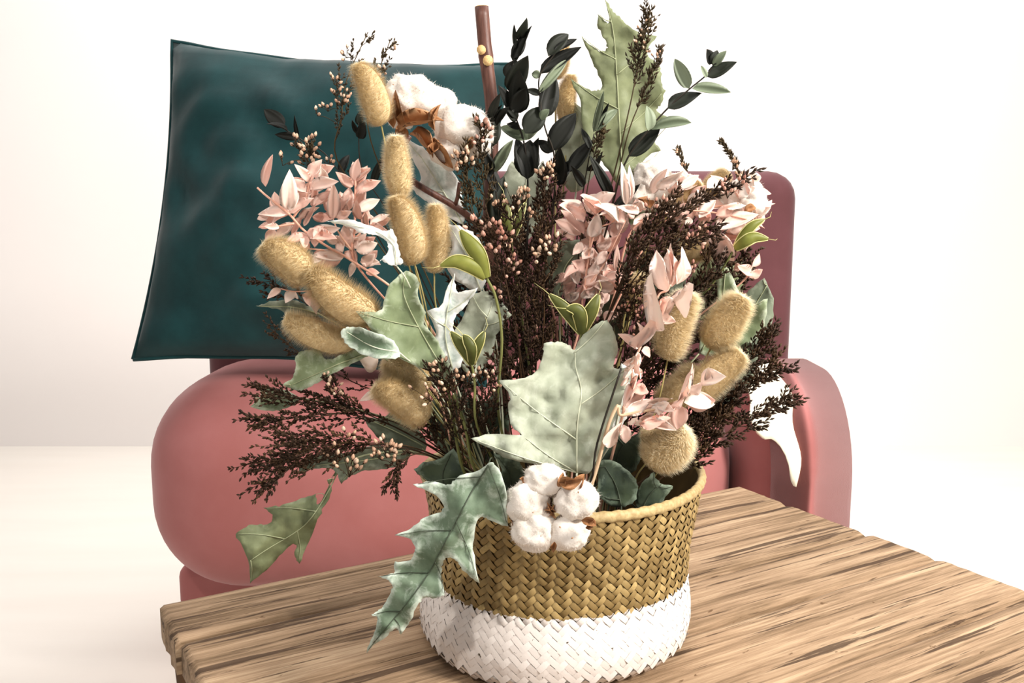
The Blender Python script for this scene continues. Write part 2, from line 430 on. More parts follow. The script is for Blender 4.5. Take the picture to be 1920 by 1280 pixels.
for m4 in range(NC//4):
    for ab in (0, 1):
        K = 4*m4+.5+2*ab
        for n_ in range(0, 24):
            Lr = 2*n_+(.5 if ab == 0 else -.5)
            z = .003+Lr*pc
            if z < .003 or z > HB-.004: continue
            th = 2*math.pi*K/NC
            p, a, b, n = bframe(th, z)
            rot_ = math.radians(45 if ab == 0 else -45)+R.uniform(-.04, .04)
            X = a*math.cos(rot_)+b*math.sin(rot_); Y_ = n.cross(X)
            Mx = Matrix((X, Y_, n)).transposed().to_4x4(); Mx.translation = p+n*R.uniform(-.0001, .0003)
            pieces.append((Mx, n.dot((CAM-p).normalized()), z, R.random()))
brown = [q for q in pieces if q[2] > ZB-.006]; white = [q for q in pieces if not q[2] > ZB-.006]
brown.sort(key=lambda q: -q[1])
for q in brown[:300]: inst('weave_strip', sm, basket, q[0])
m = MB()
for q in brown[300:]: m.add([q[0] @ Vector(v) for v in TV], TF)
tag(m.obj('woven_strips', WEAVE, basket), kind='stuff')
m = MB()
for q in white: m.add([q[0] @ Vector(v) for v in TVW], TF)
tag(m.obj('painted_strips', WPAINT, basket), kind='stuff')
m = MB(); vs = []; fs = []; ns, nk = 260, 10                     # bound rim with a twisted wrap
for i in range(ns):
    p, a, b, n = bframe(2*math.pi*i/ns, HB-.001); p = p-n*.001
    for k in range(nk):
        q = 2*math.pi*k/nk
        r_ = .0043*(1+.10*math.sin(i/ns*2*math.pi*65+q))
        vs.append(p+(n*math.cos(q)*.85+Vector((0, 0, 1))*math.sin(q))*r_)
for i in range(ns):
    for k in range(nk):
        i2, k2 = (i+1) % ns, (k+1) % nk; fs.append((i*nk+k, i*nk+k2, i2*nk+k2, i2*nk+k))
m.add(vs, fs).obj('rim_binding', RIMM, basket)

# ------------------------------------------------------------------ generic plants
def rootpts(q, spread=.72):
    d = Vector((q.x-BX, q.y)); d = d*spread
    if d.length > .085: d = d.normalized()*.085
    d += Vector((R.uniform(-.014, .014), R.uniform(-.014, .014)))
    return [Vector((BX+d.x*.5, d.y*.5, .012)), Vector((BX+d.x*.85, d.y*.85, .10)), Vector((BX+d.x, d.y, .150))]
def pp(pts): return [P(*p) for p in pts]
def start(name, label, cat, group, pts, root=True):
    rp = rootpts(pts[0]) if root else []
    full = rp+list(pts)
    return thing(name, label, cat, full[0], group), spline(full, 5)

def leaf_mesh(name, mat, a=.75, b=.95, cup=.12, curl=.15, twist=0, wave=0, nseg=9, th=.012):
    top = []; na = 4
    mx = max((i/100)**a*(1-i/100)**b for i in range(101))
    for i in range(nseg+1):
        t = i/nseg; wd = .5*(t**a)*((1-t)**b)/mx
        wd = max(wd, .012)
        ang = twist*t
        for j in range(na+1):
            v = -1+2*j/na
            y = v*wd; z = cup*abs(v)**1.5*wd*2+wave*math.sin(t*9+v*2)*wd
            y, z = y*math.cos(ang)-z*math.sin(ang), y*math.sin(ang)+z*math.cos(ang)
            top.append(Vector((t, y, z+curl*(t*t-t)*1.0)))
    n = len(top); fs = []
    bot = [v-Vector((0, 0, th*(1 if abs((i % (na+1))-2) < 2 else .15))) for i, v in enumerate(top)]
    for i in range(nseg):
        for j in range(na):
            q = i*(na+1)+j; f = (q, q+na+1, q+na+2, q+1); fs.append(f); fs.append(tuple(n+k for k in f[::-1]))
    for i in range(nseg):
        q = i*(na+1); fs.append((q, n+q, n+q+na+1, q+na+1)); q += na; fs.append((q, q+na+1, n+q+na+1, n+q))
    return MB().add(top+bot, fs).mesh(name, mat)
PL = [leaf_mesh('ruscus_leaf', PINK, .66, .98, .18, c, t, w_) for c, t, w_ in ((.15, 0, 0), (-.2, .3, .05), (.3, -.4, .1), (-.1, .15, .12))]
PT = [leaf_mesh('twisted_ruscus_leaf', PINK, .55, .75, .45, c, t, w_) for c, t, w_ in ((.5, 1.5, .2), (-.5, -1.4, .25), (.35, 1.0, .3), (-.6, .7, .15))]
EL = [leaf_mesh('eucalyptus_leaf', EUCA, .58, .9, .14, c, t) for c, t in ((.2, 0), (-.2, .25), (.12, -.3))]
EP = [leaf_mesh('pale_eucalyptus_leaf', EUCP, .55, .78, .2, c, t) for c, t in ((.2, 0), (-.25, .2))]
def put_leaf(parent, name, me, b, t, wpx, roll=None, jit=.5):
    """b, t: world points; wpx: width in metres"""
    X = t-b; L = X.length; X = X/L
    N = Vector((R.uniform(-jit, jit), -1, .35+R.uniform(-jit, jit)))
    N = N-X*N.dot(X)
    if N.length < 1e-4: N = X.orthogonal()
    N.normalize()
    if roll: N = Matrix.Rotation(roll, 3, X) @ N
    Y_ = N.cross(X)
    Mx = Matrix((X*L, Y_*wpx, N*L)).transposed().to_4x4(); Mx.translation = b
    return inst(name, me, parent, Mx)
def leafy(name, label, cat, group, stem, leaves_, meshes, lm, stemmat, r0=2.2, r1=1.0, dj=.012, jit=.45, altm=None, sides=6, root=True, twigs=(), dup=0):
    """stem: px points (with depth); leaves: (bx,by,tx,ty,w[,alt]) in px; depth from nearest stem sample"""
    S3 = pp(stem); th, sp = start(name, label, cat, group, S3, root)
    n = len(sp); mpx = M1(stem[-1][2])
    MB().tube(sp, [lerp(r0, r1, i/(n-1))*mpx for i in range(n)], sides).obj('stem', stemmat, th)
    for tw in twigs:
        q = spline(pp(tw), 5); MB().tube(q, [lerp(r1*1.2, r1*.6, i/(len(q)-1))*mpx for i in range(len(q))], 5).obj('side_stem', stemmat, th)
    allp = list(stem)+[p for tw in twigs for p in tw]
    leaves = list(leaves_)
    for lf in leaves_[:int(len(leaves_)*dup)]:
        an = R.uniform(-.7, .7); dx, dy = (lf[2]-lf[0])*.9, (lf[3]-lf[1])*.9
        bx, by = lf[0]+R.uniform(-14, 14), lf[1]+R.uniform(-12, 12)
        leaves.append((bx, by, bx+dx*math.cos(an)-dy*math.sin(an), by+dx*math.sin(an)+dy*math.cos(an), lf[4], 0, .012))
    for lf in leaves:
        bx, by, tx, ty, wd = lf[:5]
        Y = min(allp, key=lambda q: (q[0]-bx)**2+(q[1]-by)**2)[2]
        dy = R.uniform(-dj, dj)
        if len(lf) > 6: Y += lf[6]
        b = P(bx, by, Y+R.uniform(-.002, .002)); t = P(tx, ty, Y+dy-.004)
        pool = altm if (len(lf) > 5 and lf[5] and altm) else meshes
        put_leaf(th, lm, R.choice(pool), b, t, wd*M1(Y)*(1.18 if name == 'pink_ruscus' else 1.08), jit=jit)
    return th
def conv(c, rows, k=K1, **kw):
    out = []
    for r in rows:
        b = c(r[0], r[1]); t = c(r[2], r[3]); out.append((b[0], b[1], t[0], t[1], r[4]/k)+tuple(r[5:]))
    return out

# ------------------------------------------------------------------ bunny tails
def tail_variant(seed, bend):
    rr = random.Random(seed); m = MB(); core = MB(); nt, nk = 14, 14
    def pr(t): return .37*(1-abs(2*t-1)**2.6)**.5*(1.06-.25*t) if 0 < t < 1 else 0
    def ax(t): return Vector((t, bend*(t-t*t)*4*.25, 0))
    vs = []; fs = []
    for i in range(nt+1):
        t = i/nt; r_ = max(pr(t), .004)
        for k in range(nk):
            q = 2*math.pi*k/nk; vs.append(ax(t)+Vector((0, math.cos(q)*r_, math.sin(q)*r_)))
    for i in range(nt):
        for k in range(nk):
            k2 = (k+1) % nk; fs.append((i*nk+k, i*nk+k2, (i+1)*nk+k2, (i+1)*nk+k))
    core.add(vs, fs)
    hv = []; hf = []
    for _ in range(11000):
        t = rr.random()**.85; q = rr.uniform(0, 2*math.pi); r_ = max(pr(t), .02)*.97
        rad = Vector((0, math.cos(q), math.sin(q))); p = ax(t)+rad*r_
        tl = rr.uniform(.08, .26)*(1.15 if t > .8 else 1)
        d = (rad*rr.uniform(.5, 1.1)*2.0+Vector((rr.uniform(.25, .8), 0, 0))*.62+Vector((0, rr.uniform(-.6, .6), rr.uniform(-.6, .6))))
        d = d.normalized()*tl
        d.x *= .55
        sd = rad.cross(Vector((1, 0, 0))).normalized()*rr.uniform(.0045, .008)
        n = len(hv); hv += [p-sd, p+sd, p+d]; hf.append((n, n+1, n+2))
    m.add(hv, hf)
    return core.mesh('tail_core', TAILC), m.mesh('tail_fur', TAIL, smooth=False)
TV_ = [tail_variant(11, .5), tail_variant(12, -.4), tail_variant(13, .15)]
def tail(label, bx, by, tx, ty, wd, Y, stem=None, dY=-.012, group='bunny tail grasses in the basket'):
    b = P(bx, by, Y); t = P(tx, ty, Y+dY)
    if stem is None:
        ex, ey = bx+(bx-tx)*.35, by+(by-ty)*.35
        stem = [(lerp(bx, 1010, .55), lerp(by, 860, .65), Y*.75), (ex, ey, Y*.95)]
    th, sp = start('bunny_tail', label, 'bunny tail', group, pp(stem)+[b])
    MB().tube(sp, 1.6*M1(Y), 6).obj('stem', TAILSTEM, th)
    X = t-b; L = X.length; X /= L
    N = (Vector((R.uniform(-1, 1), -1, R.uniform(-1, 1)))); N = (N-X*N.dot(X)).normalized(); Y_ = N.cross(X); W = wd*M1(Y)
    Mx = Matrix((X*L, Y_*W, N*W)).transposed().to_4x4(); Mx.translation = b
    core, fur = R.choice(TV_)
    h = inst('seed_head', core, th, Mx)
    tag(inst('fur', fur, h, Mx), kind='stuff')
    return th

# ------------------------------------------------------------------ oak leaves
def poly_smooth(pts, per=4):
    n = len(pts); out = []
    for i in range(n):
        p1, p2 = pts[i], pts[(i+1) % n]
        a, b = Vector(p1[:2]), Vector(p2[:2])
        s1, s2 = len(p1) > 2, len(p2) > 2
        p0 = Vector(pts[i-1][:2]) if not s1 else a*2-b
        p3 = Vector(pts[(i+2) % n][:2]) if not s2 else b*2-a
        for k in range(per):
            t = k/per
            out.append(.5*((2*a)+(b-p0)*t+(2*p0-5*a+4*b-p3)*t*t+(3*a-p0-3*b+p3)*t**3))
    return out
def seg_d(p, a, b):
    ab = b-a; t = max(0, min(1, (p-a).dot(ab)/max(ab.length_squared, 1e-9))); return (p-(a+ab*t)).length
def oak(label, outline, midrib, Y0, mat, gx=0, gy=0, fold=.25, amp=.004, stem=None, vein=None, step=8, laterals=True, group='dried oak leaves in the bouquet', bend=0, vr=1.5, root=True):
    vein = vein or {DGREEN.name: VEIND, GREY.name: VEING, SAGEG.name: VEING}.get(mat.name, VEIN)
    ol = [q+Vector((R.gauss(0, .9), R.gauss(0, .9))) for q in poly_smooth(outline, 5)]; n = len(ol)
    mr = [Vector(q) for q in midrib]; cx = sum(v.x for v in ol)/n; cy = sum(v.y for v in ol)/n
    xs = [v.x for v in ol]; ys = [v.y for v in ol]; pts = list(ol)
    x = min(xs)
    while x < max(xs):
        y = min(ys)
        while y < max(ys):
            q = Vector((x+R.uniform(-1.5, 1.5), y+R.uniform(-1.5, 1.5))); ins = False
            for i in range(n):
                a, b = ol[i], ol[i-1]
                if (a.y > q.y) != (b.y > q.y) and q.x < (b.x-a.x)*(q.y-a.y)/(b.y-a.y)+a.x: ins = not ins
            if ins and min(seg_d(q, ol[i], ol[i-1]) for i in range(n)) > step*.45: pts.append(q)
            y += step
        x += step
    rv, re, rf, *_ = delaunay_2d_cdt(pts, [(i, (i+1) % n) for i in range(n)], [list(range(n))], 1, 1e-4)
    sd = R.uniform(0, 90); s_ = M1(Y0)
    size = max(max(xs)-min(xs), max(ys)-min(ys))
    def dep(p):
        d = min(seg_d(p, mr[i], mr[i+1]) for i in range(len(mr)-1))
        Y = Y0+(gx*(p.x-cx)+gy*(p.y-cy))*s_-fold*d*s_
        t = (p-mr[0]).length/size
        Y += bend*t*t*size*s_
        Y += amp*noise.noise(Vector((p.x/55, p.y/55, sd)))+amp*.4*noise.noise(Vector((p.x/20, p.y/20, sd+5)))
        return Y
    tips = [Vector(q[:2]) for q in outline if len(q) > 2]
    b3 = P(mr[0].x, mr[0].y, dep(mr[0]))
    st = pp(stem) if stem else []
    th, sp = start('oak_leaf', label, 'leaf', group, (st or [b3+Vector((0, 0, -.004))])+([b3] if st else [b3]), root)
    if not root: ORIG[th.name] = ORIG[th.name]
    MB().tube(sp, [lerp(2.2, vr, i/(len(sp)-1))*s_ for i in range(len(sp))], 6).obj('stem', vein, th)
    mb = MB().add([P(v.x, v.y, dep(v)) for v in rv], [tuple(f) for f in rf])
    o = mb.obj('blade', mat, th)
    at = o.data.attributes.new('edge', 'FLOAT', 'POINT')
    ev = [max(0, 1-min(seg_d(v, ol[i], ol[i-1]) for i in range(n))/16)**1.5 for v in rv]
    at.data.foreach_set('value', ev)
    so = o.modifiers.new('thickness', 'SOLIDIFY'); so.thickness = .0006; so.offset = 0
    vm = MB()
    def vt(pl, r0, r1):
        q = spline([Vector((a.x, a.y, 0)) for a in pl], 6)
        q3 = [P(a.x, a.y, dep(Vector((a.x, a.y)))-.0009) for a in q]
        vm.tube(q3, [lerp(r0, r1, i/(len(q3)-1))*s_ for i in range(len(q3))], 5)
    vt(mr, vr, vr*.45)
    if laterals:
        fine = [Vector(v[:2]) for v in spline([Vector((a.x, a.y, 0)) for a in mr], 10)]
        for tp in tips:
            if (tp-fine[-1]).length < 12 or (tp-fine[0]).length < 12: continue
            dir_ = (fine[-1]-fine[0]).normalized()
            best = min(range(len(fine)), key=lambda i: (abs((tp-fine[i]).normalized().dot(dir_)-.62)))
            a = fine[best]; e = a.lerp(tp, .93); md = a.lerp(tp, .5)+dir_*-4
            vt([a, md, e], vr*.7, vr*.3)
    vm.obj('veins', vein, th)
    return th

# ------------------------------------------------------------------ heather twigs
def spindle(mb, b, d, w_):
    """needle: 4-sided thin spike from b along d"""
    a = d.orthogonal().normalized()*w_; c = d.normalized().cross(a)
    mid = b+d*.55
    mb.add([b, mid+a, mid-a*.5+c*.87, mid-a*.5-c*.87, b+d], [(0, 1, 2), (0, 2, 3), (0, 3, 1), (4, 2, 1), (4, 3, 2), (4, 1, 3)])
def needled(path, nl, nw, gap, ang=.55, t0=.15, r=.9, mpx=.00047, rr=R, dense=2):
    mb = MB(); n = len(path)
    mb.tube(path, [lerp(r, r*.5, i/(n-1))*mpx for i in range(n)], 4)
    L = 0
    for i in range(n-1):
        a, b = path[i], path[i+1]; seg = (b-a).length; t = (b-a).normalized() if seg > 0 else Vector((0, 0, 1))
        if i/(n-1) < t0: continue
        k = max(1, int(seg/(gap*mpx)))
        for q in range(k):
            p = a.lerp(b, (q+rr.random())/k)
            for _ in range(dense):
                o = t.orthogonal().normalized(); o = Matrix.Rotation(rr.uniform(0, 6.28), 3, t) @ o
                g = ang*rr.uniform(.6, 1.3)
                spindle(mb, p, (t*math.cos(g)+o*math.sin(g))*nl*mpx*rr.uniform(.7, 1.2), nw*mpx*.62)
    return mb
def bud_mesh(mat):
    m = MB(); vs = []; fs = []; nt, nk = 6, 8
    for i in range(nt+1):
        t = i/nt; r_ = max(.31*math.sin(math.pi*min(t*.93+.03, 1))**.8*(1.05-.2*t), .02)
        for k in range(nk):
            q = 2*math.pi*k/nk; vs.append((t, math.cos(q)*r_, math.sin(q)*r_))
    for i in range(nt):
        for k in range(nk): fs.append((i*nk+k, i*nk+(k+1) % nk, (i+1)*nk+(k+1) % nk, (i+1)*nk+k))
    m.add(vs, fs); m.mi = 1
    for k in range(5):
        q = 2*math.pi*k/5; a = Vector((0, math.cos(q), math.sin(q))); c = Vector((1, 0, 0)).cross(a)*.14
        m.add([Vector((-.08, 0, 0))+c, Vector((-.08, 0, 0))-c, a*.41+Vector((.5, 0, 0))], [(0, 1, 2)])
    return m.mesh('bud', [mat, HEATH])
BUDS = {'c': bud_mesh(BUD), 'p': bud_mesh(BUDP)}
def put_bud(th, kind, p, d, size):
    X = d.normalized(); N = X.orthogonal().normalized(); Y_ = N.cross(X)
    Mx = Matrix((X*size, Y_*size, N*size)).transposed().to_4x4(); Mx.translation = p
    inst('bud', BUDS[kind], th, Mx)
def heather(label, stem, nb=14, bl=70, spread=.6, needles=(9, 2.6, 3.2), mat=HEATH, buds=(), t0=.3, endbuds=0, bk='c', r0=2.2, sub=2, bare=.15, up=0, bs=10, group='heather twigs in the bouquet', ydev=.5, side=0):
    """stem px points; branchlets along it. buds: (px,py,n,spread) clusters"""
    S3 = pp(stem); th, sp = start('heather_twig', label, 'heather', group, S3)
    mpx = M1(stem[-1][2]); n = len(sp)
    MB().tube(sp, [lerp(r0, .8, i/(n-1))*mpx for i in range(n)], 6).obj('stem', mat, th)
    vis = sp[15:] if len(sp) > 20 else sp
    nv = len(vis); ends = []
    mb = needled(vis[int(nv*.55):], needles[0], needles[1], needles[2], mpx=mpx); mb.obj('branchlet', mat, th)
    for i in range(nb):
        t = lerp(t0, .97, (i+R.random()*.6)/nb); x = t*(nv-1); k = min(int(x), nv-2)
        p = vis[k].lerp(vis[k+1], x-k); T = (vis[k+1]-vis[k]).normalized()
        vw = (p-CAM).normalized(); S_ = T.cross(vw).normalized()*(side or (1 if i % 2 else -1))
        g = spread*R.uniform(.6, 1.25)
        d = (T*math.cos(g)+S_*math.sin(g)+vw*R.uniform(-ydev, ydev)*.6).normalized()
        l = bl*mpx*R.uniform(.6, 1.15)*(1-.45*t)
        e = (d*.55+T*.75+Vector((0, 0, up))).normalized()
        path = spline([p, p+d*l*.45, p+d*l*.45+e*l*.55], 5)
        mb = needled(path, needles[0], needles[1], needles[2], t0=bare, mpx=mpx)
        for q in range(sub):
            a = path[R.randint(2, 6)]; sg = R.choice((-1, 1)); dd = (e*.8+S_*sg*.6+vw*R.uniform(-.4, .4)).normalized()
            m2 = needled([a, a+dd*l*.18, a+(dd+e*.3)*l*.36], needles[0]*.9, needles[1], needles[2], t0=0, mpx=mpx)
            mb.add(m2.v, m2.f)
        mb.obj('branchlet', mat, th)
        ends.append((path[-1], e))
    for p, e in ends[:]:
        for _ in range(endbuds):
            o = Vector((R.uniform(-1, 1), R.uniform(-1, 1), R.uniform(-1, 1)))
            put_bud(th, bk, p+o*7*mpx-e*R.uniform(0, 14)*mpx, (e+o*.8), bs*mpx*R.uniform(.8, 1.1))
    allp = [(q[0], q[1], q[2]) for q in stem]
    for bx, by, k, sprd in buds:
        Y = min(allp, key=lambda q: (q[0]-bx)**2+(q[1]-by)**2)[2]
        c = P(bx, by, Y-.006); hub = P(bx+R.uniform(-2, 2), by+sprd*.9, Y-.003)
        near = min(vis, key=lambda v: (v-hub).length)
        fan = MB(); fan.tube(spline([near, near.lerp(hub, .6)+Vector((0, 0, .002)), hub], 4), .8*mpx, 4)
        for j in range(k):
            q = P(bx+R.gauss(0, .5)*sprd, by+R.gauss(0, .5)*sprd, Y-.006+R.uniform(-.006, .006))
            fan.tube([hub, hub.lerp(q, .5)+Vector((0, 0, .0008)), q], .55*mpx, 3)
            put_bud(th, bk, q, (q-hub)+Vector((0, 0, .001)), bs*mpx*R.uniform(.85, 1.15))
            o = (q-hub).normalized() if (q-hub).length > 0 else Vector((0, 0, 1))
            for _ in range(2): spindle(fan, hub.lerp(q, R.uniform(.3, .9)), (o+Vector((R.uniform(-1, 1), R.uniform(-1, 1), R.uniform(-1, 1)))*.7)*6*mpx, 1.2*mpx)
        fan.obj('bud_stalks', mat, th)
    return th

# ------------------------------------------------------------------ cotton
def lobe_variant(seed):
    bm = bmesh.new(); bmesh.ops.create_icosphere(bm, subdivisions=4, radius=1); rr = random.Random(seed)
    for v in bm.verts:
        d = v.co.normalized(); off = Vector((seed*3.3, 0, 0))
        v.co = d*(1+.2*noise.noise(d*1.7+off)+.12*noise.noise(d*3.6+off)+.025*noise.noise(d*11+off))
    bm.verts.index_update()
    m = MB().add([v.co for v in bm.verts], [[v.index for v in f.verts] for f in bm.faces])
    vs = [v.co.copy() for v in bm.verts]; bm.free(); f = MB()
    for _ in range(2200):
        p = rr.choice(vs); d = p.normalized(); e = Vector((rr.uniform(-1, 1), rr.uniform(-1, 1), rr.uniform(-1, 1)))
        s_ = d.cross(e).normalized()*.006
        f.add([p*.98-s_, p*.98+s_, p*.98+(d*.8+e*.7)*rr.uniform(.05, .15)], [(0, 1, 2)])
    return m.mesh('cotton_lock', COTTON), f.mesh('cotton_fuzz', COTTON, smooth=False)
CV = [lobe_variant(k) for k in (1, 2, 3)]
BR = [leaf_mesh('bract', BRACT, .45, .8, .55, c, t, .15, th=.03) for c, t in ((.9, .4), (-.8, -.3), (.6, .9))]
def lock(th, px, py, Y, rx, ry, rz=None, ang=0):
    m_ = M1(Y); rz = rz or min(rx, ry)
    Mx = Matrix.Translation(P(px, py, Y)) @ Matrix.Rotation(math.radians(ang), 4, 'Y') @ Matrix.Diagonal((rx*m_, rz*m_, ry*m_, 1))
    a, b = R.choice(CV); h = inst('cotton_lock', a, th, Mx); tag(inst('fuzz', b, h, Mx), kind='stuff')
def bract(th, bx, by, tx, ty, wd, Y, dY=0, roll=0):
    put_leaf(th, 'bract', R.choice(BR), P(bx, by, Y), P(tx, ty, Y+dY), wd*M1(Y), roll, .2)
def speck(th, pts, Y):
    m = MB()
    for x, y in pts: spindle(m, P(x, y, Y), P(x+R.uniform(-6, 6), y+R.uniform(-3, 3), Y)-P(x, y, Y)+Vector((0, -.0005, .0008)), .0008)
    m.obj('husk_bits', BRACT, th)

# ================================================================== THE BOUQUET
# ---- cotton branch with the thick stick
S3 = pp([(946, 800, .045), (940, 640, .05), (918, 430, .05), (922, 300, .05), (922, 200, .05), (911, 105, .05), (903, 13, .05)])
ck, sp = start('cotton_branch', 'thick brown cotton stick with two fluffy white bolls at upper left', 'cotton branch', None, S3)
nn = len(sp); m_ = M1(.05)
MB().tube(sp, [lerp(10, 12.6, i/(nn-1))*m_*(1.12 if abs(i-(nn-6)) < 1 else 1) for i in range(nn)], 12).obj('main_stick', BARK, ck)
MB().tube([P(903, 13.5, .05), P(902.9, 11.8, .05)], 11.8*m_, 12).obj('cut_end', CUT, ck)
for (x, y, r_, dx) in ((904, 94, 8, -2), (914, 114, 9, 1)):
    a = P(x, y, .042); MB().tube([a+Vector((0, .006, 0)), a+Vector((dx*.0005, -.0005, .0005))], r_*m_, 12).obj('cut_knot', CUT, ck)
br = spline(pp([(916, 445, .045), (890, 415, .03), (850, 385, .02), (775, 340, .01), (745, 300, .0), (768, 255, -.005)]), 6)
MB().tube(br, [lerp(7, 4.5, i/(len(br)-1))*m_ for i in range(len(br))], 8).obj('side_branch', BARK, ck)
MB().tube(pp([(853, 386, .02), (858, 370, .015), (862, 342, .01)]), 3.6*m_, 6).obj('twig_stub', BARK, ck)
for a in ((775, 185, 0, 52, 42, 40, 20), (822, 195, .012, 34, 30, 30, 30), (752, 205, .004, 30, 34, 30, 0), (868, 240, -.006, 56, 40, 42, 20), (842, 280, -.004, 36, 34, 34, 30), (896, 262, 0, 28, 34, 30, 0)): lock(ck, *a)
bract(ck, 757, 240, 742, 168, 16, -.02); bract(ck, 738, 240, 734, 196, 18, -.016, .004)
bract(ck, 748, 246, 832, 226, 30, -.020, -.004); bract(ck, 815, 245, 827, 195, 13, -.024, 0)
bract(ck, 768, 252, 812, 296, 24, -.018, -.004); bract(ck, 800, 264, 850, 316, 20, -.02, 0)
bract(ck, 760, 262, 745, 235, 22, -.015); bract(ck, 880, 280, 886, 255, 12, -.026); bract(ck, 806, 290, 822, 262, 16, -.026)
speck(ck, [(737, 160), (747, 205), (820, 270), (885, 270)], -.024)

# ---- cotton in front of the rim
cf, sp = start('cotton_boll', 'open five-lobed white cotton boll hanging over the front of the basket rim', 'cotton', None, pp([(1030, 880, -.10), (1032, 930, -.125)]))
MB().tube(sp, 3*M1(-.1), 6).obj('stem', BARK, cf)
for a in ((1020, 901, -.146, 40, 35, 28, 0), (1080, 938, -.150, 41, 43, 32, 15), (1064, 997, -.150, 41, 36, 30, 0), (1000, 993, -.150, 43, 42, 32, 20), (987, 940, -.148, 42, 41, 30, 0)): lock(cf, *a)
for a in ((1048, 905, 1092, 897, 26, -.160), (1052, 912, 1056, 885, 18, -.155), (1090, 975, 1118, 985, 18, -.165), (1098, 990, 1114, 972, 12, -.168), (966, 985, 955, 972, 14, -.15),
          (988, 905, 974, 897, 16, -.15), (1040, 1015, 1038, 1036, 12, -.165), (1075, 910, 1096, 888, 22, -.15)): bract(cf, *a)
for k in range(6):
    q = 2*math.pi*k/6; bract(cf, 1034, 956, 1034+18*math.cos(q), 956+18*math.sin(q), 9, -.150, -.004)
speck(cf, [(1085, 925), (1078, 915), (1052, 990), (1000, 962), (1015, 1005), (1070, 1010)], -.176)

# ---- cottons at right
cr, sp = start('cotton_boll', 'white cotton boll behind the pink leaves at upper right', 'cotton', 'cotton bolls at the right', pp([(1130, 600, .06), (1190, 460, .05), (1215, 390, .045)]))
MB().tube(sp, 3*M1(.05), 6).obj('stem', BARK, cr)
for a in ((1222, 335, .03, 34, 36, 30, 0), (1255, 360, .03, 36, 32, 30, 0), (1205, 365, .03, 32, 28, 26, 0), (1290, 350, .045, 24, 22, 22, 0)): lock(cr, *a)
bract(cr, 1215, 385, 1195, 372, 18, .01); bract(cr, 1220, 390, 1208, 376, 16, .008)
cr, sp = start('cotton_boll', 'white cotton boll at the far right edge of the bouquet', 'cotton', 'cotton bolls at the right', pp([(1200, 600, .03), (1330, 470, .02), (1395, 400, .02)]))
MB().tube(sp, 3*M1(.02), 6).obj('stem', BARK, cr)
for a in ((1395, 358, .015, 32, 26, 26, 0), (1412, 382, .01, 28, 26, 26, 0), (1372, 375, .02, 24, 22, 22, 0)): lock(cr, *a)
bract(cr, 1395, 398, 1418, 390, 16, -.002)

# ---- bunny tails
for a in (
 ('tall upright bunny tail overlapping the upper left cotton boll', 715, 236, 672, 118, 68, -.055, [(800, 640, -.02), (735, 330, -.05)]),
 ('bunny tail right below the upper left cotton boll', 752, 372, 742, 255, 58, -.06, [(815, 680, -.02), (762, 420, -.05)]),
 ('bunny tail above the curled white leaf left of center', 778, 496, 742, 368, 70, -.065, [(830, 720, -.03), (795, 560, -.055)]),
 ('greyish bunny tail just left of the green seed pod', 814, 512, 816, 384, 56, -.03, [(850, 720, -.02), (818, 580, -.03)]),
 ('plump bunny tail at the left edge below the pink leaves', 580, 527, 492, 458, 82, -.075, [(780, 700, -.05), (640, 570, -.07)]),
 ('large bunny tail at left touching the green oak leaf', 706, 600, 582, 506, 92, -.085, [(800, 740, -.055), (740, 640, -.08)]),
 ('darker bunny tail at left pointing left below the large one', 672, 644, 534, 596, 76, -.07, [(800, 760, -.05), (720, 670, -.07)]),
 ('bunny tail behind the brown buds left of center', 800, 730, 725, 672, 80, -.055, [(850, 800, -.04), (815, 750, -.05)]),
 ('lowest left bunny tail above the brown heather', 800, 790, 704, 722, 80, -.068, [(860, 850, -.05), (820, 805, -.06)]),
 ('bunny tail right of the pale pink twisted stem', 1252, 674, 1294, 550, 80, -.05, [(1170, 850, -.04), (1225, 780, -.05)]),
 ('rightmost bunny tail near the green leaf', 1332, 654, 1394, 556, 80, -.045, [(1190, 840, -.03), (1290, 730, -.04)]),
 ('bunny tail behind the pink sprig at lower right', 1296, 748, 1392, 662, 76, -.05, [(1190, 860, -.04), (1250, 800, -.05)]),
 ('shaded bunny tail behind the lower right pink sprig', 1238, 760, 1305, 690, 72, -.035, [(1180, 860, -.03), (1215, 800, -.035)]),
 ('fluffy low bunny tail just above the basket rim at right', 1213, 866, 1286, 804, 88, -.075, [(1175, 930, -.065), (1195, 890, -.072)]),
 ('second low bunny tail tucked against the one above the right rim', 1240, 874, 1225, 800, 70, -.062, [(1190, 935, -.055), (1222, 900, -.06)]),
 ('small bunny tail in front of the mauve backrest', 1254, 402, 1312, 340, 40, .02, [(1170, 600, .02), (1220, 450, .02)]),
 ('small bunny tail tip beside the far right cotton boll', 1322, 366, 1364, 322, 42, .035, [(1180, 600, .03), (1280, 420, .03)]),
 ('bunny tail hidden behind the dense brown brush at right', 1270, 480, 1342, 462, 52, .01, [(1180, 600, .01), (1235, 510, .01)]),
 ('highest pale bunny tail behind the dark eucalyptus tips', 1040, 150, 1052, 70, 44, .09, [(1040, 500, .06), (1042, 250, .085)]),
 ('pale bunny tail behind the dark eucalyptus stem', 1062, 235, 1072, 140, 46, .085, [(1050, 520, .06), (1060, 300, .08)]),
 ('cream bunny tail deep in the center right of the bouquet', 1188, 570, 1205, 515, 44, .03, [(1120, 700, .03), (1170, 620, .03)]),
): tail(*a)

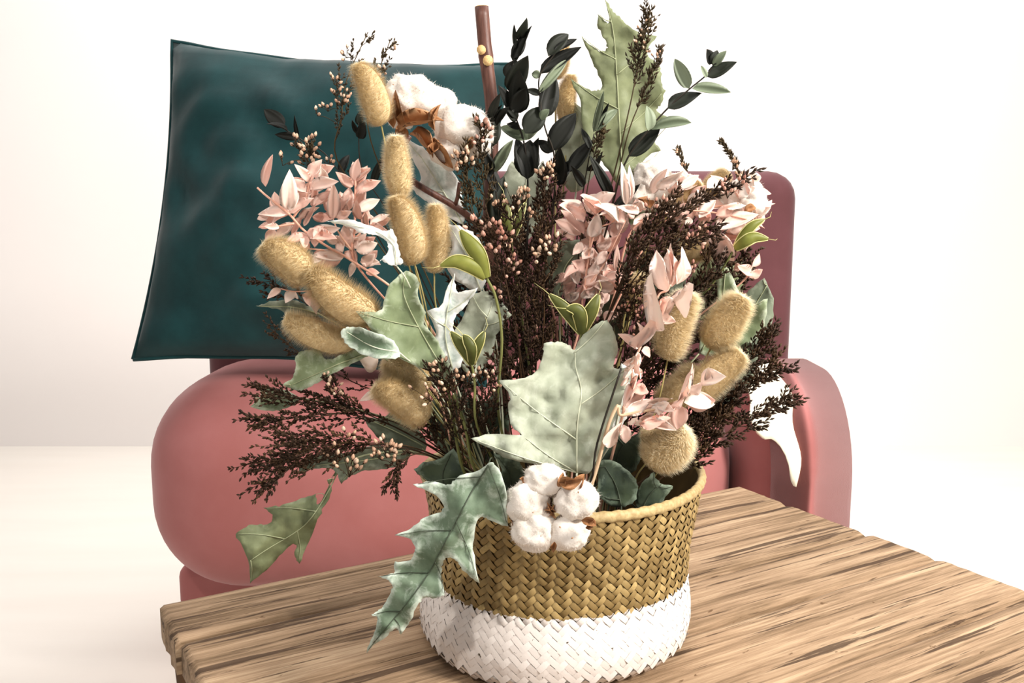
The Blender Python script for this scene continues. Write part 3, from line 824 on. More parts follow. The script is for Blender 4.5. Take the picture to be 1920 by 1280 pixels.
# ---- oak leaves
oak('largest pale sage oak leaf at the center front above the cotton boll',
    [(1078, 884), (1020, 872), (960, 862), (925, 845), (883, 822, 1), (920, 814), (978, 816, 1), (958, 795), (953, 765), (956, 740), (936, 713, 1), (985, 708), (1010, 690), (1018, 662), (1020, 645), (1045, 640), (1065, 645), (1077, 656), (1086, 636), (1112, 612), (1138, 598, 1), (1152, 622), (1158, 655), (1150, 690), (1176, 688, 1), (1172, 730), (1150, 795), (1125, 850), (1104, 886)],
    [(1082, 886), (1082, 800), (1090, 735), (1080, 690), (1078, 660)], -.095, SAGE, gx=.25, gy=-.15, fold=.12, amp=.012, vr=2.0)
oak('frosted green oak leaf hanging in front of the basket at left',
    [(925, 868), (945, 905), (950, 950), (952, 986, 1), (925, 978), (905, 968), (892, 982), (888, 1030), (897, 1092, 1), (872, 1072), (855, 1050), (838, 1046), (830, 1058), (828, 1085), (835, 1115, 1), (812, 1122), (795, 1120), (780, 1140), (768, 1165), (752, 1188, 1), (742, 1177), (722, 1193), (687, 1222, 1), (702, 1185), (708, 1160), (697, 1152, 1), (715, 1140), (733, 1110), (732, 1090), (708, 1080, 1), (738, 1074), (742, 1055), (770, 1048), (779, 1030), (770, 1012), (740, 1003, 1), (772, 990), (795, 970), (832, 955), (818, 930), (775, 908, 1), (812, 902), (840, 908), (862, 892), (900, 880)],
    [(915, 872), (880, 930), (838, 1010), (800, 1080), (755, 1140), (700, 1205)], -.150, FROST, gx=-.12, gy=-.05, fold=-.10, amp=.009, vein=VEIND, stem=[(925, 862, -.112)], laterals=True, vr=1.4)
oak('green sage oak leaf left of center with pale upper lobe',
    [(850, 715), (800, 695), (745, 668), (700, 622), (668, 583, 1), (712, 582), (722, 556), (732, 532), (762, 508), (785, 525), (783, 555), (797, 585), (795, 608), (822, 640), (845, 690)],
    [(848, 712), (815, 665), (778, 600), (757, 550), (760, 512)], -.085, SAGEG, gx=.2, fold=.18, amp=.008)
oak('pale grey oak leaf with pointed lobes behind the green sage leaf',
    [(838, 690), (812, 650), (818, 620), (798, 582, 1), (828, 572), (838, 540), (852, 512, 1), (856, 545), (868, 545), (896, 540, 1), (872, 575), (856, 590), (850, 620), (870, 660), (860, 690)],
    [(848, 690), (835, 620), (848, 530)], -.06, PALE, fold=.15, amp=.006)
oak('sage oak leaf behind the green pod stem',
    [(885, 720), (850, 640), (870, 590), (885, 552, 1), (918, 545), (938, 560), (958, 590, 1), (942, 612), (930, 632), (925, 660), (905, 690)],
    [(888, 715), (900, 640), (925, 565)], -.03, SAGE, fold=.15, amp=.006)
oak('tall olive oak leaf at the upper right against the white wall',
    [(1162, 350), (1135, 310), (1108, 275), (1092, 235), (1088, 190), (1068, 147, 1), (1098, 165), (1122, 170), (1128, 155), (1110, 115), (1090, 68, 1), (1105, 82), (1128, 96), (1138, 90), (1130, 66), (1120, 48), (1122, 26, 1), (1136, 42), (1143, 36), (1134, -4, 1), (1150, 22), (1162, 32), (1178, 48), (1200, 62), (1232, 68, 1), (1214, 100), (1236, 124), (1240, 150), (1246, 170, 1), (1240, 195), (1232, 208), (1262, 226, 1), (1232, 245), (1225, 262), (1240, 280, 1), (1210, 296), (1192, 330), (1178, 350)],
    [(1168, 350), (1163, 260), (1157, 150), (1150, 60), (1136, 2)], .06, OLIVE, gy=-.2, fold=.12, amp=.008, vein=VEING, stem=[(1090, 620, .04), (1150, 430, .055)])
oak('pale sage oak leaf behind the dark eucalyptus at upper center',
    [(1070, 360), (1045, 310), (1040, 250), (1060, 215), (1075, 190, 1), (1095, 205), (1110, 195), (1128, 180, 1), (1130, 220), (1122, 260), (1128, 300), (1105, 340)],
    [(1080, 360), (1085, 290), (1100, 210)], .08, SAGE, fold=.12, amp=.006, stem=[(1060, 560, .05)])
oak('frosted white oak leaf below the upper left cotton boll',
    [(865, 420), (820, 392), (790, 370), (768, 350, 1), (790, 335), (775, 300), (758, 258, 1), (785, 272), (815, 295), (845, 318), (862, 345), (870, 390)],
    [(868, 420), (835, 365), (790, 295)], .03, PALE, fold=.15, amp=.008, stem=[(930, 640, .02)])
oak('frosted pale oak leaf behind the green pod at center left',
    [(900, 545), (862, 530), (838, 500), (848, 460), (838, 420, 1), (865, 425), (890, 440), (908, 470), (912, 520)],
    [(902, 545), (880, 490), (850, 435)], .01, PALE, fold=.12, amp=.008, stem=[(930, 680, .01)])
oak('curled bright white oak leaf over the left pink leaves',
    [(742, 498), (722, 492), (714, 488, 1), (728, 470), (722, 450), (700, 440), (678, 436), (650, 424), (610, 414, 1), (655, 412), (690, 422), (722, 432), (733, 428, 1), (744, 450), (750, 478), (755, 492)],
    [(742, 496), (738, 460), (700, 432), (620, 415)], -.09, PALE, fold=.6, amp=.006, stem=[(830, 690, -.05), (770, 540, -.085)], laterals=False)
oak('folded frosted green leaf beside the dark left bunny tail',
    [(750, 668), (720, 672), (690, 668), (660, 652), (642, 635), (640, 620), (652, 612, 1), (680, 616), (715, 628), (738, 640)],
    [(748, 660), (700, 650), (650, 622)], -.10, FROST, fold=.5, amp=.01, stem=[(820, 730, -.06)], laterals=False)
oak('green oak leaf at left below the bunny tails',
    [(692, 662), (660, 682), (625, 700), (595, 718), (575, 728), (558, 732), (530, 722, 1), (548, 708), (553, 690), (558, 665), (575, 656), (596, 654), (606, 668), (616, 673), (640, 666), (665, 655)],
    [(690, 662), (640, 680), (595, 700), (545, 722)], -.075, SAGEG, fold=.25, amp=.008, stem=[(830, 790, -.05), (750, 690, -.07)])
oak('narrow grey oak leaf at the left edge below the plump bunny tail',
    [(600, 590), (570, 592), (545, 590), (518, 578), (480, 574, 1), (505, 566), (545, 562), (575, 572)],
    [(598, 588), (550, 576), (490, 574)], -.06, GREY, fold=.3, amp=.005, stem=[(800, 760, -.04), (680, 640, -.055)], laterals=False)
oak('small green oak leaf at the left edge among brown heather',
    [(560, 752), (535, 765), (505, 770), (470, 762, 1), (490, 740), (478, 722, 1), (515, 728), (545, 735)],
    [(560, 745), (520, 748), (478, 745)], -.05, SAGEG, fold=.2, amp=.005, stem=[(820, 820, -.04), (680, 770, -.05)])
oak('large olive oak leaf drooping at the lower left over the sofa',
    [(642, 868), (632, 890), (612, 900, 1), (622, 920), (605, 955), (592, 985), (578, 1015), (562, 1056, 1), (552, 1040), (556, 1020), (535, 1030), (505, 1062), (470, 1092, 1), (462, 1040), (440, 1000, 1), (468, 985), (500, 982), (512, 968), (495, 952, 1), (530, 946), (572, 932), (592, 926, 1), (596, 945), (615, 915), (630, 880)],
    [(640, 870), (610, 930), (570, 985), (500, 1030), (470, 1050)], -.05, OLIVE, gx=.2, fold=-.2, amp=.012, vein=VEING, stem=[(800, 850, -.05), (700, 850, -.06)])
oak('grey green oak leaf behind the pale buds at lower left',
    [(770, 850), (740, 875), (700, 880), (665, 888), (640, 905, 1), (625, 880), (590, 878), (558, 888, 1), (570, 865), (600, 852), (650, 848), (690, 835), (730, 838)],
    [(765, 848), (690, 862), (590, 872)], -.045, GREY, fold=.15, amp=.006, stem=[(820, 860, -.04)])
oak('shaded grey oak leaf low on the left between heather branches',
    [(800, 840), (770, 850), (735, 840), (700, 810), (680, 780, 1), (715, 785), (740, 770), (760, 790), (790, 810)],
    [(798, 838), (755, 815), (700, 790)], -.035, GREY, fold=.15, amp=.005)
oak('dark green oak leaf inside the right of the basket',
    [(1165, 950), (1140, 945), (1118, 925, 1), (1122, 895), (1112, 868, 1), (1145, 862), (1175, 880), (1195, 905), (1190, 940)],
    [(1165, 948), (1155, 910), (1135, 875)], -.085, DGREEN, fold=.15, amp=.006)
oak('dark pointed oak leaf by the rim below the low bunny tail',
    [(1200, 955), (1190, 930), (1205, 905), (1225, 885, 1), (1238, 905), (1262, 912, 1), (1250, 928), (1235, 945)],
    [(1205, 952), (1220, 925), (1240, 908)], -.085, DGREEN, fold=.15, amp=.006)
oak('dark green oak leaf in the shade right behind the large sage leaf',
    [(1150, 900), (1120, 870), (1125, 830), (1150, 800, 1), (1175, 820), (1200, 810, 1), (1205, 850), (1185, 885)],
    [(1152, 898), (1160, 850), (1180, 820)], -.05, DGREEN, fold=.12, amp=.006)
oak('frosted leaf edge behind the right side of the large sage leaf',
    [(1150, 815), (1140, 770), (1150, 720), (1165, 682, 1), (1185, 690), (1196, 700, 1), (1190, 735), (1180, 770), (1165, 800)],
    [(1152, 812), (1165, 750), (1172, 695)], -.07, PALE, fold=.12, amp=.004)
oak('green oak leaf behind the rightmost bunny tail',
    [(1310, 660), (1330, 600), (1345, 560), (1345, 515), (1358, 492, 1), (1372, 515), (1385, 545), (1400, 570), (1440, 560, 1), (1430, 620), (1405, 650), (1360, 665)],
    [(1315, 658), (1350, 590), (1360, 510)], -.005, SAGEG, fold=.15, amp=.006, vein=VEING, stem=[(1180, 820, .0), (1260, 720, -.005)])
oak('grey green oak leaf at the right edge between the bunny tails',
    [(1290, 790), (1320, 730), (1340, 690), (1365, 670), (1400, 640, 1), (1425, 650), (1415, 690), (1408, 720), (1380, 745), (1365, 770), (1330, 780)],
    [(1292, 788), (1345, 725), (1405, 660)], -.015, GREY, fold=.15, amp=.006, stem=[(1180, 850, -.01)])
oak('grey oak leaf at the far right edge above the brown brush',
    [(1370, 640), (1385, 590), (1400, 550), (1432, 520, 1), (1450, 560), (1446, 610), (1420, 650)],
    [(1375, 638), (1405, 590), (1438, 535)], .02, GREY, fold=.15, amp=.006, stem=[(1190, 820, .02), (1300, 720, .02)])
oak('sage oak leaf deep in the center behind the brown heather',
    [(1045, 560), (1030, 530), (1022, 490), (1045, 455), (1075, 450), (1112, 448, 1), (1095, 470), (1080, 500), (1070, 530)],
    [(1048, 558), (1060, 500), (1100, 455)], .02, GREY, fold=.15, amp=.006)
oak('sage oak leaf behind the two dark eucalyptus stems',
    [(975, 460), (950, 400), (940, 350), (960, 300, 1), (990, 330), (1020, 300, 1), (1030, 360), (1010, 420)],
    [(980, 458), (980, 390), (990, 320)], .075, SAGE, fold=.1, amp=.006, stem=[(985, 600, .05)])
oak('green oak leaf behind the right pink ruscus leaves',
    [(1190, 430), (1165, 380), (1170, 330), (1195, 318, 1), (1225, 330), (1240, 370), (1220, 410)],
    [(1192, 428), (1195, 380), (1200, 325)], .07, SAGEG, fold=.1, amp=.005, stem=[(1120, 620, .05)])
oak('dark oak leaf over the rim left of the cotton boll',
    [(955, 930), (935, 905), (940, 880), (925, 850, 1), (955, 855), (975, 870), (985, 895), (975, 920)],
    [(958, 928), (955, 890), (935, 858)], -.09, DGREEN, fold=.15, amp=.005)
oak('dark green oak leaf at the left inside of the rim',
    [(830, 930), (800, 900), (775, 880, 1), (795, 868), (825, 860), (850, 840, 1), (865, 865), (870, 900), (855, 925)],
    [(838, 928), (830, 890), (845, 850)], -.06, DGREEN, fold=.15, amp=.005)

# ---- dark eucalyptus
GE = 'dark green eucalyptus stems'
leafy('eucalyptus_stem', 'dark eucalyptus stem with the tallest tip right of the brown stick', 'eucalyptus', GE,
  [(985, 620, .02), (990, 400, .02), (985, 280, .015), (962, 200, .01), (962, 120, .01), (975, 60, .01)],
  [(970, 74, 988, 33, 18), (967, 90, 964, 45, 8), (963, 118, 997, 48, 24), (962, 110, 985, 70, 20), (953, 170, 990, 104, 34), (956, 150, 968, 112, 30), (975, 212, 973, 130, 36), (968, 222, 934, 160, 30), (962, 210, 985, 165, 30),
   (970, 225, 945, 205, 20), (988, 262, 938, 238, 22, 1), (985, 262, 1018, 222, 24, 1), (990, 336, 968, 258, 30), (988, 336, 1010, 258, 34), (990, 332, 994, 262, 44), (975, 240, 950, 232, 12)], EL, 'leaf', EUCSTEM, 2.4, 1.2, altm=EP)
leafy('eucalyptus_stem', 'dark eucalyptus stem bending to the right at upper center', 'eucalyptus', GE,
  [(1015, 620, .03), (1035, 420, .02), (1040, 300, .01), (1022, 240, .005), (1012, 180, .005), (1013, 140, .005), (1045, 95, .005)],
  [(1028, 105, 1066, 64, 26), (1040, 95, 1082, 73, 14), (1012, 138, 1090, 88, 26), (1014, 142, 997, 138, 14, 1), (1014, 176, 985, 168, 12), (1018, 222, 1040, 138, 34), (1010, 175, 1064, 112, 16, 1), (985, 250, 1022, 200, 36), (1015, 225, 1030, 205, 16, 1),
   (1034, 283, 1080, 212, 36), (1036, 285, 1010, 262, 18), (1048, 348, 1050, 275, 26), (1068, 322, 1112, 262, 26), (1042, 330, 1030, 300, 18), (1045, 345, 1072, 300, 20)], EL, 'leaf', EUCSTEM, 2.2, 1.1, altm=EP)
leafy('eucalyptus_stem', 'short dark eucalyptus stem just right of the cotton bolls', 'eucalyptus', GE,
  [(945, 620, .01), (940, 450, .005), (926, 330, 0), (922, 275, -.005), (925, 215, -.005)],
  [(922, 276, 930, 218, 28), (920, 235, 938, 175, 22), (926, 220, 942, 196, 10), (930, 235, 955, 200, 16), (926, 322, 962, 262, 20, 1), (924, 320, 900, 275, 18), (930, 420, 945, 330, 30), (932, 360, 908, 300, 24)], EL, 'leaf', EUCSTEM, 2.2, 1.1, altm=EP)
leafy('eucalyptus_stem', 'sparse eucalyptus stem reaching farthest to the upper right', 'eucalyptus', GE,
  [(1090, 620, .02), (1140, 420, 0), (1170, 310, -.01), (1215, 245, -.015), (1255, 200, -.015), (1295, 165, -.015), (1325, 140, -.015), (1340, 118, -.015)],
  [(1180, 293, 1238, 240, 32), (1216, 245, 1212, 198, 22, 1), (1222, 243, 1296, 230, 18, 1), (1252, 203, 1316, 174, 34), (1292, 166, 1265, 110, 24, 1), (1298, 166, 1370, 173, 20, 1), (1326, 144, 1382, 116, 24), (1324, 146, 1314, 123, 10, 1),
   (1334, 120, 1325, 92, 22), (1336, 122, 1345, 94, 18), (1338, 124, 1362, 95, 14, 1), (1148, 372, 1105, 290, 20), (1150, 390, 1200, 345, 16)], EL, 'leaf', EUCSTEM, 2.2, 1.2, dj=.006, altm=EP, jit=.3)
leafy('eucalyptus_stem', 'small narrow-leaved eucalyptus tip in front of the olive oak leaf', 'eucalyptus', GE,
  [(1065, 620, .03), (1085, 420, .02), (1100, 320, .01), (1114, 250, .005)],
  [(1113, 248, 1132, 170, 12, 1), (1116, 246, 1142, 192, 8), (1118, 246, 1158, 206, 16, 1), (1108, 280, 1090, 240, 12), (1100, 320, 1130, 285, 14), (1095, 350, 1070, 310, 16)], EL, 'leaf', EUCSTEM, 2, 1, altm=EP)
leafy('eucalyptus_stem', 'shadowed eucalyptus stem against the teal cushion at far left', 'eucalyptus', GE,
  [(820, 640, .06), (700, 430, .07), (620, 300, .08), (565, 262, .085), (530, 240, .085)],
  [(532, 240, 495, 205, 26), (540, 245, 500, 232, 14), (562, 258, 515, 252, 14), (560, 258, 552, 215, 10), (600, 290, 570, 290, 14), (640, 330, 655, 290, 16)], EL, 'leaf', EUCSTEM, 1.8, 1, altm=EP)
leafy('eucalyptus_stem', 'dark eucalyptus stem behind the tallest bunny tail', 'eucalyptus', GE,
  [(840, 640, .05), (740, 420, .06), (680, 320, .07), (672, 230, .07)],
  [(674, 260, 684, 228, 18), (672, 250, 660, 225, 10), (690, 330, 650, 320, 14), (700, 350, 720, 290, 16), (672, 235, 678, 205, 14)], EL, 'leaf', EUCSTEM, 1.8, 1)

# ---- pink ruscus
GR = 'pink bleached ruscus stems'
A = conv(c4, [(195, 360, 205, 68, 105), (350, 155, 240, 30, 62), (350, 155, 442, -5, 78), (370, 205, 562, 155, 78), (485, 165, 435, 48, 66), (325, 232, 195, 138, 78), (380, 335, 522, 222, 60), (330, 250, 365, 150, 50),
   (215, 380, 385, 275, 95), (212, 370, 268, 228, 66), (190, 388, -25, 395, 78), (240, 458, 95, 560, 58), (310, 480, 402, 310, 44), (330, 555, 310, 640, 60), (325, 550, 152, 618, 64), (120, 340, 95, 230, 60), (60, 400, -30, 430, 60), (130, 490, 20, 480, 40), (30, 192, 82, -40, 66), (100, 500, 30, 590, 60)])
leafy('pink_ruscus', 'pink ruscus stem spreading to the left edge in front of the teal cushion', 'ruscus', GR,
  [(830, 660, -.02), (760, 560, -.03)]+[c4(x, y)+(Y,) for x, y, Y in ((640, 720, -.035), (500, 640, -.04), (320, 520, -.045), (200, 390, -.05), (100, 310, -.05), (25, 250, -.05), (-30, 200, -.05))], A, PL, 'leaf', PINKSTEM, 3.0, 2.0, dup=.9,
  twigs=[[c4(230, 420)+(-.048,), c4(320, 290)+(-.045,), c4(350, 150)+(-.045,)], [c4(240, 460)+(-.048,), c4(130, 480)+(-.05,), c4(-20, 490)+(-.05,)]])
A = conv(c4, [(520, 425, 525, 168, 82), (520, 405, 642, 238, 64), (665, 192, 540, 85, 64), (685, 155, 705, -10, 78), (690, 152, 798, 68, 30), (690, 242, 868, 150, 72), (640, 365, 640, 195, 75), (700, 372, 862, 285, 74), (790, 468, 938, 395, 68), (800, 470, 935, 530, 46),
   (500, 428, 372, 410, 64), (330, 525, 552, 572, 84), (600, 705, 362, 697, 84), (650, 625, 600, 470, 90), (660, 500, 610, 400, 70), (690, 660, 845, 602, 84), (680, 645, 765, 535, 70), (640, 640, 692, 755, 50), (735, 430, 690, 285, 54), (560, 440, 660, 370, 60), (740, 770, 830, 680, 70),
   (450, 700, 332, 772, 54), (420, 600, 470, 470, 66), (560, 600, 450, 540, 60), (560, 690, 600, 560, 60), (780, 480, 760, 380, 46), (720, 740, 860, 740, 60), (480, 690, 420, 780, 50), (700, 740, 640, 850, 60), (760, 820, 860, 820, 60), (440, 480, 380, 560, 60), (590, 330, 500, 290, 44)])
leafy('pink_ruscus', 'dense pink ruscus stem above the large left bunny tail', 'ruscus', GR,
  [(840, 680, -.01), (740, 580, -.02)]+[c4(x, y)+(Y,) for x, y, Y in ((720, 800, -.03), (660, 660, -.035), (680, 500, -.035), (680, 370, -.03), (685, 150, -.03))], A, PL, 'leaf', PINKSTEM, 2.6, 1.8, dup=.9,
  twigs=[[c4(660, 660)+(-.035,), c4(560, 520)+(-.04,), c4(520, 420)+(-.04,)], [c4(560, 660)+(-.035,), c4(450, 655)+(-.04,), c4(300, 640)+(-.045,), c4(215, 640)+(-.045,)], [c4(690, 560)+(-.035,), c4(760, 490)+(-.035,), c4(800, 470)+(-.035,)]])
A = conv(c4, [(140, 935, 42, 1008, 48), (240, 955, 175, 1040, 70), (335, 960, 355, 1065, 62), (410, 985, 400, 1122, 88), (250, 960, 260, 1010, 50)])+[(705, 692, 668, 664, 34), (712, 735, 674, 752, 15)]
leafy('pink_ruscus', 'thin pink ruscus sprig between the two left bunny tails', 'ruscus', GR,
  [(820, 740, -.05), (720, 650, -.06), (640, 560, -.065), c4(400, 955)+(-.07,), c4(240, 955)+(-.07,), c4(140, 935)+(-.07,)], A, PL, 'leaf', PINKSTEM, 1.8, 1.2)
A = conv(c5, [(1155, 412, 962, 328, 84), (1142, 535, 975, 362, 92), (1240, 380, 1115, 255, 76), (1195, 560, 1245, 385, 92), (1150, 800, 1055, 735, 84), (1130, 720, 1205, 640, 60), (1100, 905, 1055, 745, 60), (1180, 850, 1245, 715, 70), (1240, 1005, 1135, 900, 84), (1120, 1000, 1245, 885, 60), (1130, 600, 1060, 690, 60), (1100, 780, 1000, 860, 70), (1140, 900, 1240, 830, 70), (1080, 880, 1010, 980, 60), (1110, 960, 1040, 1040, 50)])
A += conv(c6, [(0, 335, 168, 238, 104), (195, 445, 15, 325, 110), (250, 325, 213, 15, 64), (345, 375, 178, 338, 60), (0, 455, 55, 525, 60), (0, 905, 155, 940, 64), (100, 805, 20, 700, 60), (200, 820, 95, 872, 60), (170, 805, 185, 615, 42), (60, 650, 130, 560, 60), (40, 760, 110, 660, 60)])
leafy('pink_ruscus', 'pink ruscus stem rising right of center with curled pink leaves', 'ruscus', GR,
  [(1060, 720, 0), (1085, 620, -.005), (1095, 540, -.01), (1105, 470, -.015), (1112, 410, -.02), (1140, 385, -.02)], A, PL+PT[2:3], 'leaf', PINKSTEM, 2.2, 1.6, dup=.9,
  twigs=[[(1105, 470, -.015), (1120, 430, -.02), (1150, 415, -.02), (1165, 385, -.02)], [(1098, 540, -.01), (1130, 500, -.012), (1150, 460, -.012), (1175, 410, -.015)]])
A = conv(c6, [(465, 205, 665, 78, 72), (640, 205, 778, 108, 64), (300, 470, 445, 382, 66), (350, 380, 320, 285, 80), (880, 505, 1210, 395, 110), (870, 520, 1032, 735, 130), (560, 380, 460, 330, 70), (700, 330, 840, 240, 80), (780, 420, 900, 290, 80), (620, 380, 740, 330, 70), (900, 400, 1050, 320, 80), (1000, 520, 1180, 480, 70), (980, 350, 1120, 330, 60), (720, 420, 680, 470, 50), (540, 370, 600, 260, 70)])
leafy('pink_ruscus', 'pale pink ruscus stem leaning right across the far right cotton boll', 'ruscus', GR,
  [(1110, 700, .01), (1150, 560, .0), (1180, 440, -.005), (1230, 405, -.01), (1290, 395, -.01), (1350, 400, -.01), (1400, 410, -.01)], A, PL, 'leaf', PINKSTEM, 2.2, 1.6, dup=.8)
A = conv(c6, [(545, 955, 468, 655, 112), (572, 915, 572, 605, 108), (560, 990, 738, 903, 50, 1), (430, 1240, 432, 820, 84, 1), (485, 1065, 570, 1000, 60, 1), (470, 1150, 585, 1155, 76), (520, 1080, 500, 1010, 50, 1)])
A += conv(c9, [(335, 205, 188, 100, 74), (325, 195, 425, -5, 74, 1), (360, 222, 425, 258, 76), (225, 315, 340, 268, 66), (280, 350, 348, 425, 60, 1), (300, 495, 410, 530, 86), (310, 485, 335, 410, 50, 1), (300, 500, 235, 635, 66, 1), (300, 330, 330, 230, 60, 1), (270, 420, 310, 330, 60, 1)])
leafy('pink_ruscus', 'twisted cream and pink ruscus stem standing right of the large sage leaf', 'ruscus', GR,
  [(1168, 775, -.095)]+[c9(x, y)+(Y,) for x, y, Y in ((225, 640, -.095), (290, 490, -.095), (290, 330, -.09), (350, 200, -.09), (400, 60, -.085))]+[c6(480, 990)+(-.085,), c6(545, 950)+(-.085,), c6(570, 905)+(-.085,)], A, PL, 'leaf', PINKSTEM, 3.0, 1.8, altm=PT, jit=.8, dup=.5)
A = conv(c9, [(230, 680, 430, 575, 76), (400, 600, 585, 565, 50, 1), (340, 750, 575, 712, 60, 1), (400, 740, 615, 800, 74), (640, 615, 620, 795, 110), (635, 580, 730, 315, 50, 1), (670, 600, 892, 612, 130), (690, 520, 800, 450, 100), (790, 445, 975, 410, 110), (850, 445, 845, 342, 50), (220, 740, 138, 925, 44, 1), (232, 760, 245, 895, 76), (440, 660, 560, 600, 70), (260, 740, 330, 700, 50), (480, 620, 600, 660, 70), (560, 640, 680, 540, 60)])
leafy('pink_ruscus', 'low pink ruscus sprig pointing right above the low bunny tail', 'ruscus', GR,
  [(1098, 940, -.105), (1118, 880, -.108)]+[c9(x, y)+(-.11,) for x, y in ((120, 760), (190, 620), (205, 690), (330, 670), (480, 640), (620, 590), (700, 540), (800, 460))], A, PL, 'leaf', BEIGE, 4.6, 2.0, altm=PT, jit=.7, dup=.5)
A = [(1390, 500, 1375, 505, 14), (1410, 515, 1383, 498, 16), (1410, 500, 1424, 475, 14), (1405, 520, 1430, 505, 14), (1395, 470, 1420, 440, 16)]
leafy('pink_ruscus', 'few pink ruscus leaves at the right edge beside the green leaf', 'ruscus', GR,
  [(1180, 700, .02), (1300, 600, .01), (1390, 530, 0), (1410, 500, 0)], A, PL, 'leaf', PINKSTEM, 2.0, 1.4)

A = []
for k in range(34):
    bx, by = R.uniform(1250, 1420), R.uniform(345, 430); an = R.uniform(-2.4, .5); l = R.uniform(28, 48)
    A.append((bx, by, bx+l*math.cos(an), by+l*math.sin(an), R.uniform(15, 24)))
leafy('pink_ruscus', 'cream pink ruscus stem behind the brown brush at upper right', 'ruscus', GR,
  [(1110, 680, .02), (1170, 540, .015), (1230, 430, .012), (1300, 395, .01), (1360, 385, .01), (1425, 380, .01)], A, PL, 'leaf', PINKSTEM, 2.2, 1.6)
A = []
for k in range(26):
    bx, by = R.uniform(1070, 1165), R.uniform(430, 610); an = R.uniform(-2.8, -.3); l = R.uniform(24, 44)
    A.append((bx, by, bx+l*math.cos(an), by+l*math.sin(an), R.uniform(15, 22)))
leafy('pink_ruscus', 'shaded pink ruscus stem behind the curled center right leaves', 'ruscus', GR,
  [(1070, 760, .01), (1100, 640, .008), (1115, 540, .006), (1130, 430, .006)], A, PL, 'leaf', PINKSTEM, 2.2, 1.6)
oak('pale oak leaf deep behind the center pink leaves',
    [(1150, 640), (1120, 590), (1110, 540), (1125, 500, 1), (1150, 520), (1175, 490, 1), (1195, 530), (1190, 590), (1170, 630)],
    [(1152, 638), (1150, 580), (1150, 530)], .045, GREY, fold=.1, amp=.006)
oak('green oak leaf deep behind the dense brown brush',
    [(1240, 600), (1200, 560), (1190, 510), (1210, 460, 1), (1240, 480), (1275, 440, 1), (1290, 500), (1275, 560)],
    [(1240, 598), (1240, 540), (1240, 490)], .05, GREY, fold=.1, amp=.006, stem=[(1150, 740, .04)])
oak('olive oak leaf deep at right behind the tangled heather',
    [(1300, 600), (1280, 560), (1300, 510), (1330, 470, 1), (1350, 500), (1400, 480, 1), (1395, 540), (1350, 590)],
    [(1300, 598), (1335, 545), (1380, 500)], .055, OLIVE, fold=.1, amp=.006, vein=VEING, stem=[(1180, 760, .04)])

oak('dark oak leaf deep in the bouquet below the green pods',
    [(905, 870), (870, 840), (850, 790), (870, 740, 1), (900, 760), (935, 720, 1), (955, 770), (945, 830)],
    [(908, 868), (905, 810), (905, 750)], .045, DGREEN, fold=.1, amp=.006)
oak('dark oak leaf deep behind the center left heather',
    [(850, 860), (815, 830), (800, 780), (820, 735, 1), (845, 750), (870, 720, 1), (880, 780), (872, 830)],
    [(852, 858), (845, 800), (843, 750)], .03, DGREEN, fold=.1, amp=.006)

# ---- heather
H = heather
H('airy heather tip behind the tallest bunny tail at upper left', [(840, 640, .05), (720, 420, .05), (632, 300, .045), (640, 220, .04), (650, 150, .04), (690, 60, .04)], 9, 70, .5, (8.8, 2.8, 10.8), HEATHG, [(615, 200, 4, 10), (625, 150, 5, 10), (642, 185, 10, 16), (595, 210, 3, 8), (650, 100, 4, 10), (630, 175, 4, 10)], t0=.45, bare=.3, sub=1, bs=9)
H('heather twig with pale buds rising behind the left cotton boll', [(850, 640, .05), (740, 380, .05), (690, 240, .04), (705, 150, .04), (732, 75, .04)], 7, 55, .45, (8.8, 2.8, 9.3), HEATHG, [(722, 130, 6, 10), (712, 145, 4, 8), (738, 90, 2, 5)], t0=.5, bare=.2, sub=1, bs=8)
H('bud cluster twig above the left pink leaves', [(820, 640, .03), (690, 430, .03), (590, 320, .02), (572, 280, .02)], 6, 50, .7, (8.8, 2.8, 9.3), HEATHG, [(580, 275, 14, 20), (530, 300, 4, 12), (555, 265, 5, 12), (615, 300, 5, 12), (578, 300, 8, 14)], t0=.7, bare=.2, sub=1, bs=10)
H('pink budded heather twig in front of the right cotton lobe', [(960, 620, -.01), (920, 440, -.02), (905, 330, -.025), (900, 225, -.025)], 8, 60, .35, (12.5, 3.0, 5.4), HEATHG, [(902, 232, 8, 14), (908, 250, 6, 12), (898, 262, 4, 10)], t0=.45, bk='p', bs=11)
H('heather twig with pale buds below the cotton boll', [(940, 620, -.02), (900, 440, -.03), (880, 370, -.035), (868, 285, -.035)], 9, 60, .4, (13.8, 3.0, 4.7), HEATHG, [(862, 295, 6, 14), (880, 305, 5, 12), (855, 315, 4, 10), (870, 285, 3, 8)], t0=.4, bs=11)
H('pink bud cluster twig at center beside the brown branch', [(985, 720, -.03), (955, 560, -.04), (935, 470, -.045), (905, 415, -.045)], 10, 70, .5, (12.5, 3.0, 5.0), HEATH, [(922, 428, 10, 22), (942, 445, 8, 18), (890, 420, 5, 14), (905, 440, 4, 14), (930, 470, 6, 14)], t0=.3, bk='p', bs=12)
H('brown heather twig with pale buds at the center', [(1000, 740, -.02), (985, 580, -.03), (970, 480, -.035), (960, 385, -.035)], 13, 80, .6, (12.5, 3.2, 4.7), HEATH, [(965, 378, 12, 24), (930, 378, 6, 14), (985, 365, 6, 14), (950, 460, 6, 14), (990, 405, 3, 10)], t0=.2, bs=11)
H('brown heather twig with buds right of center', [(1010, 740, -.02), (1020, 600, -.03), (1020, 520, -.035), (1030, 455, -.035)], 12, 80, .6, (12.5, 3.2, 4.7), HEATH, [(1030, 460, 9, 22), (1005, 480, 5, 12), (1040, 470, 4, 10)], t0=.2, bs=12)
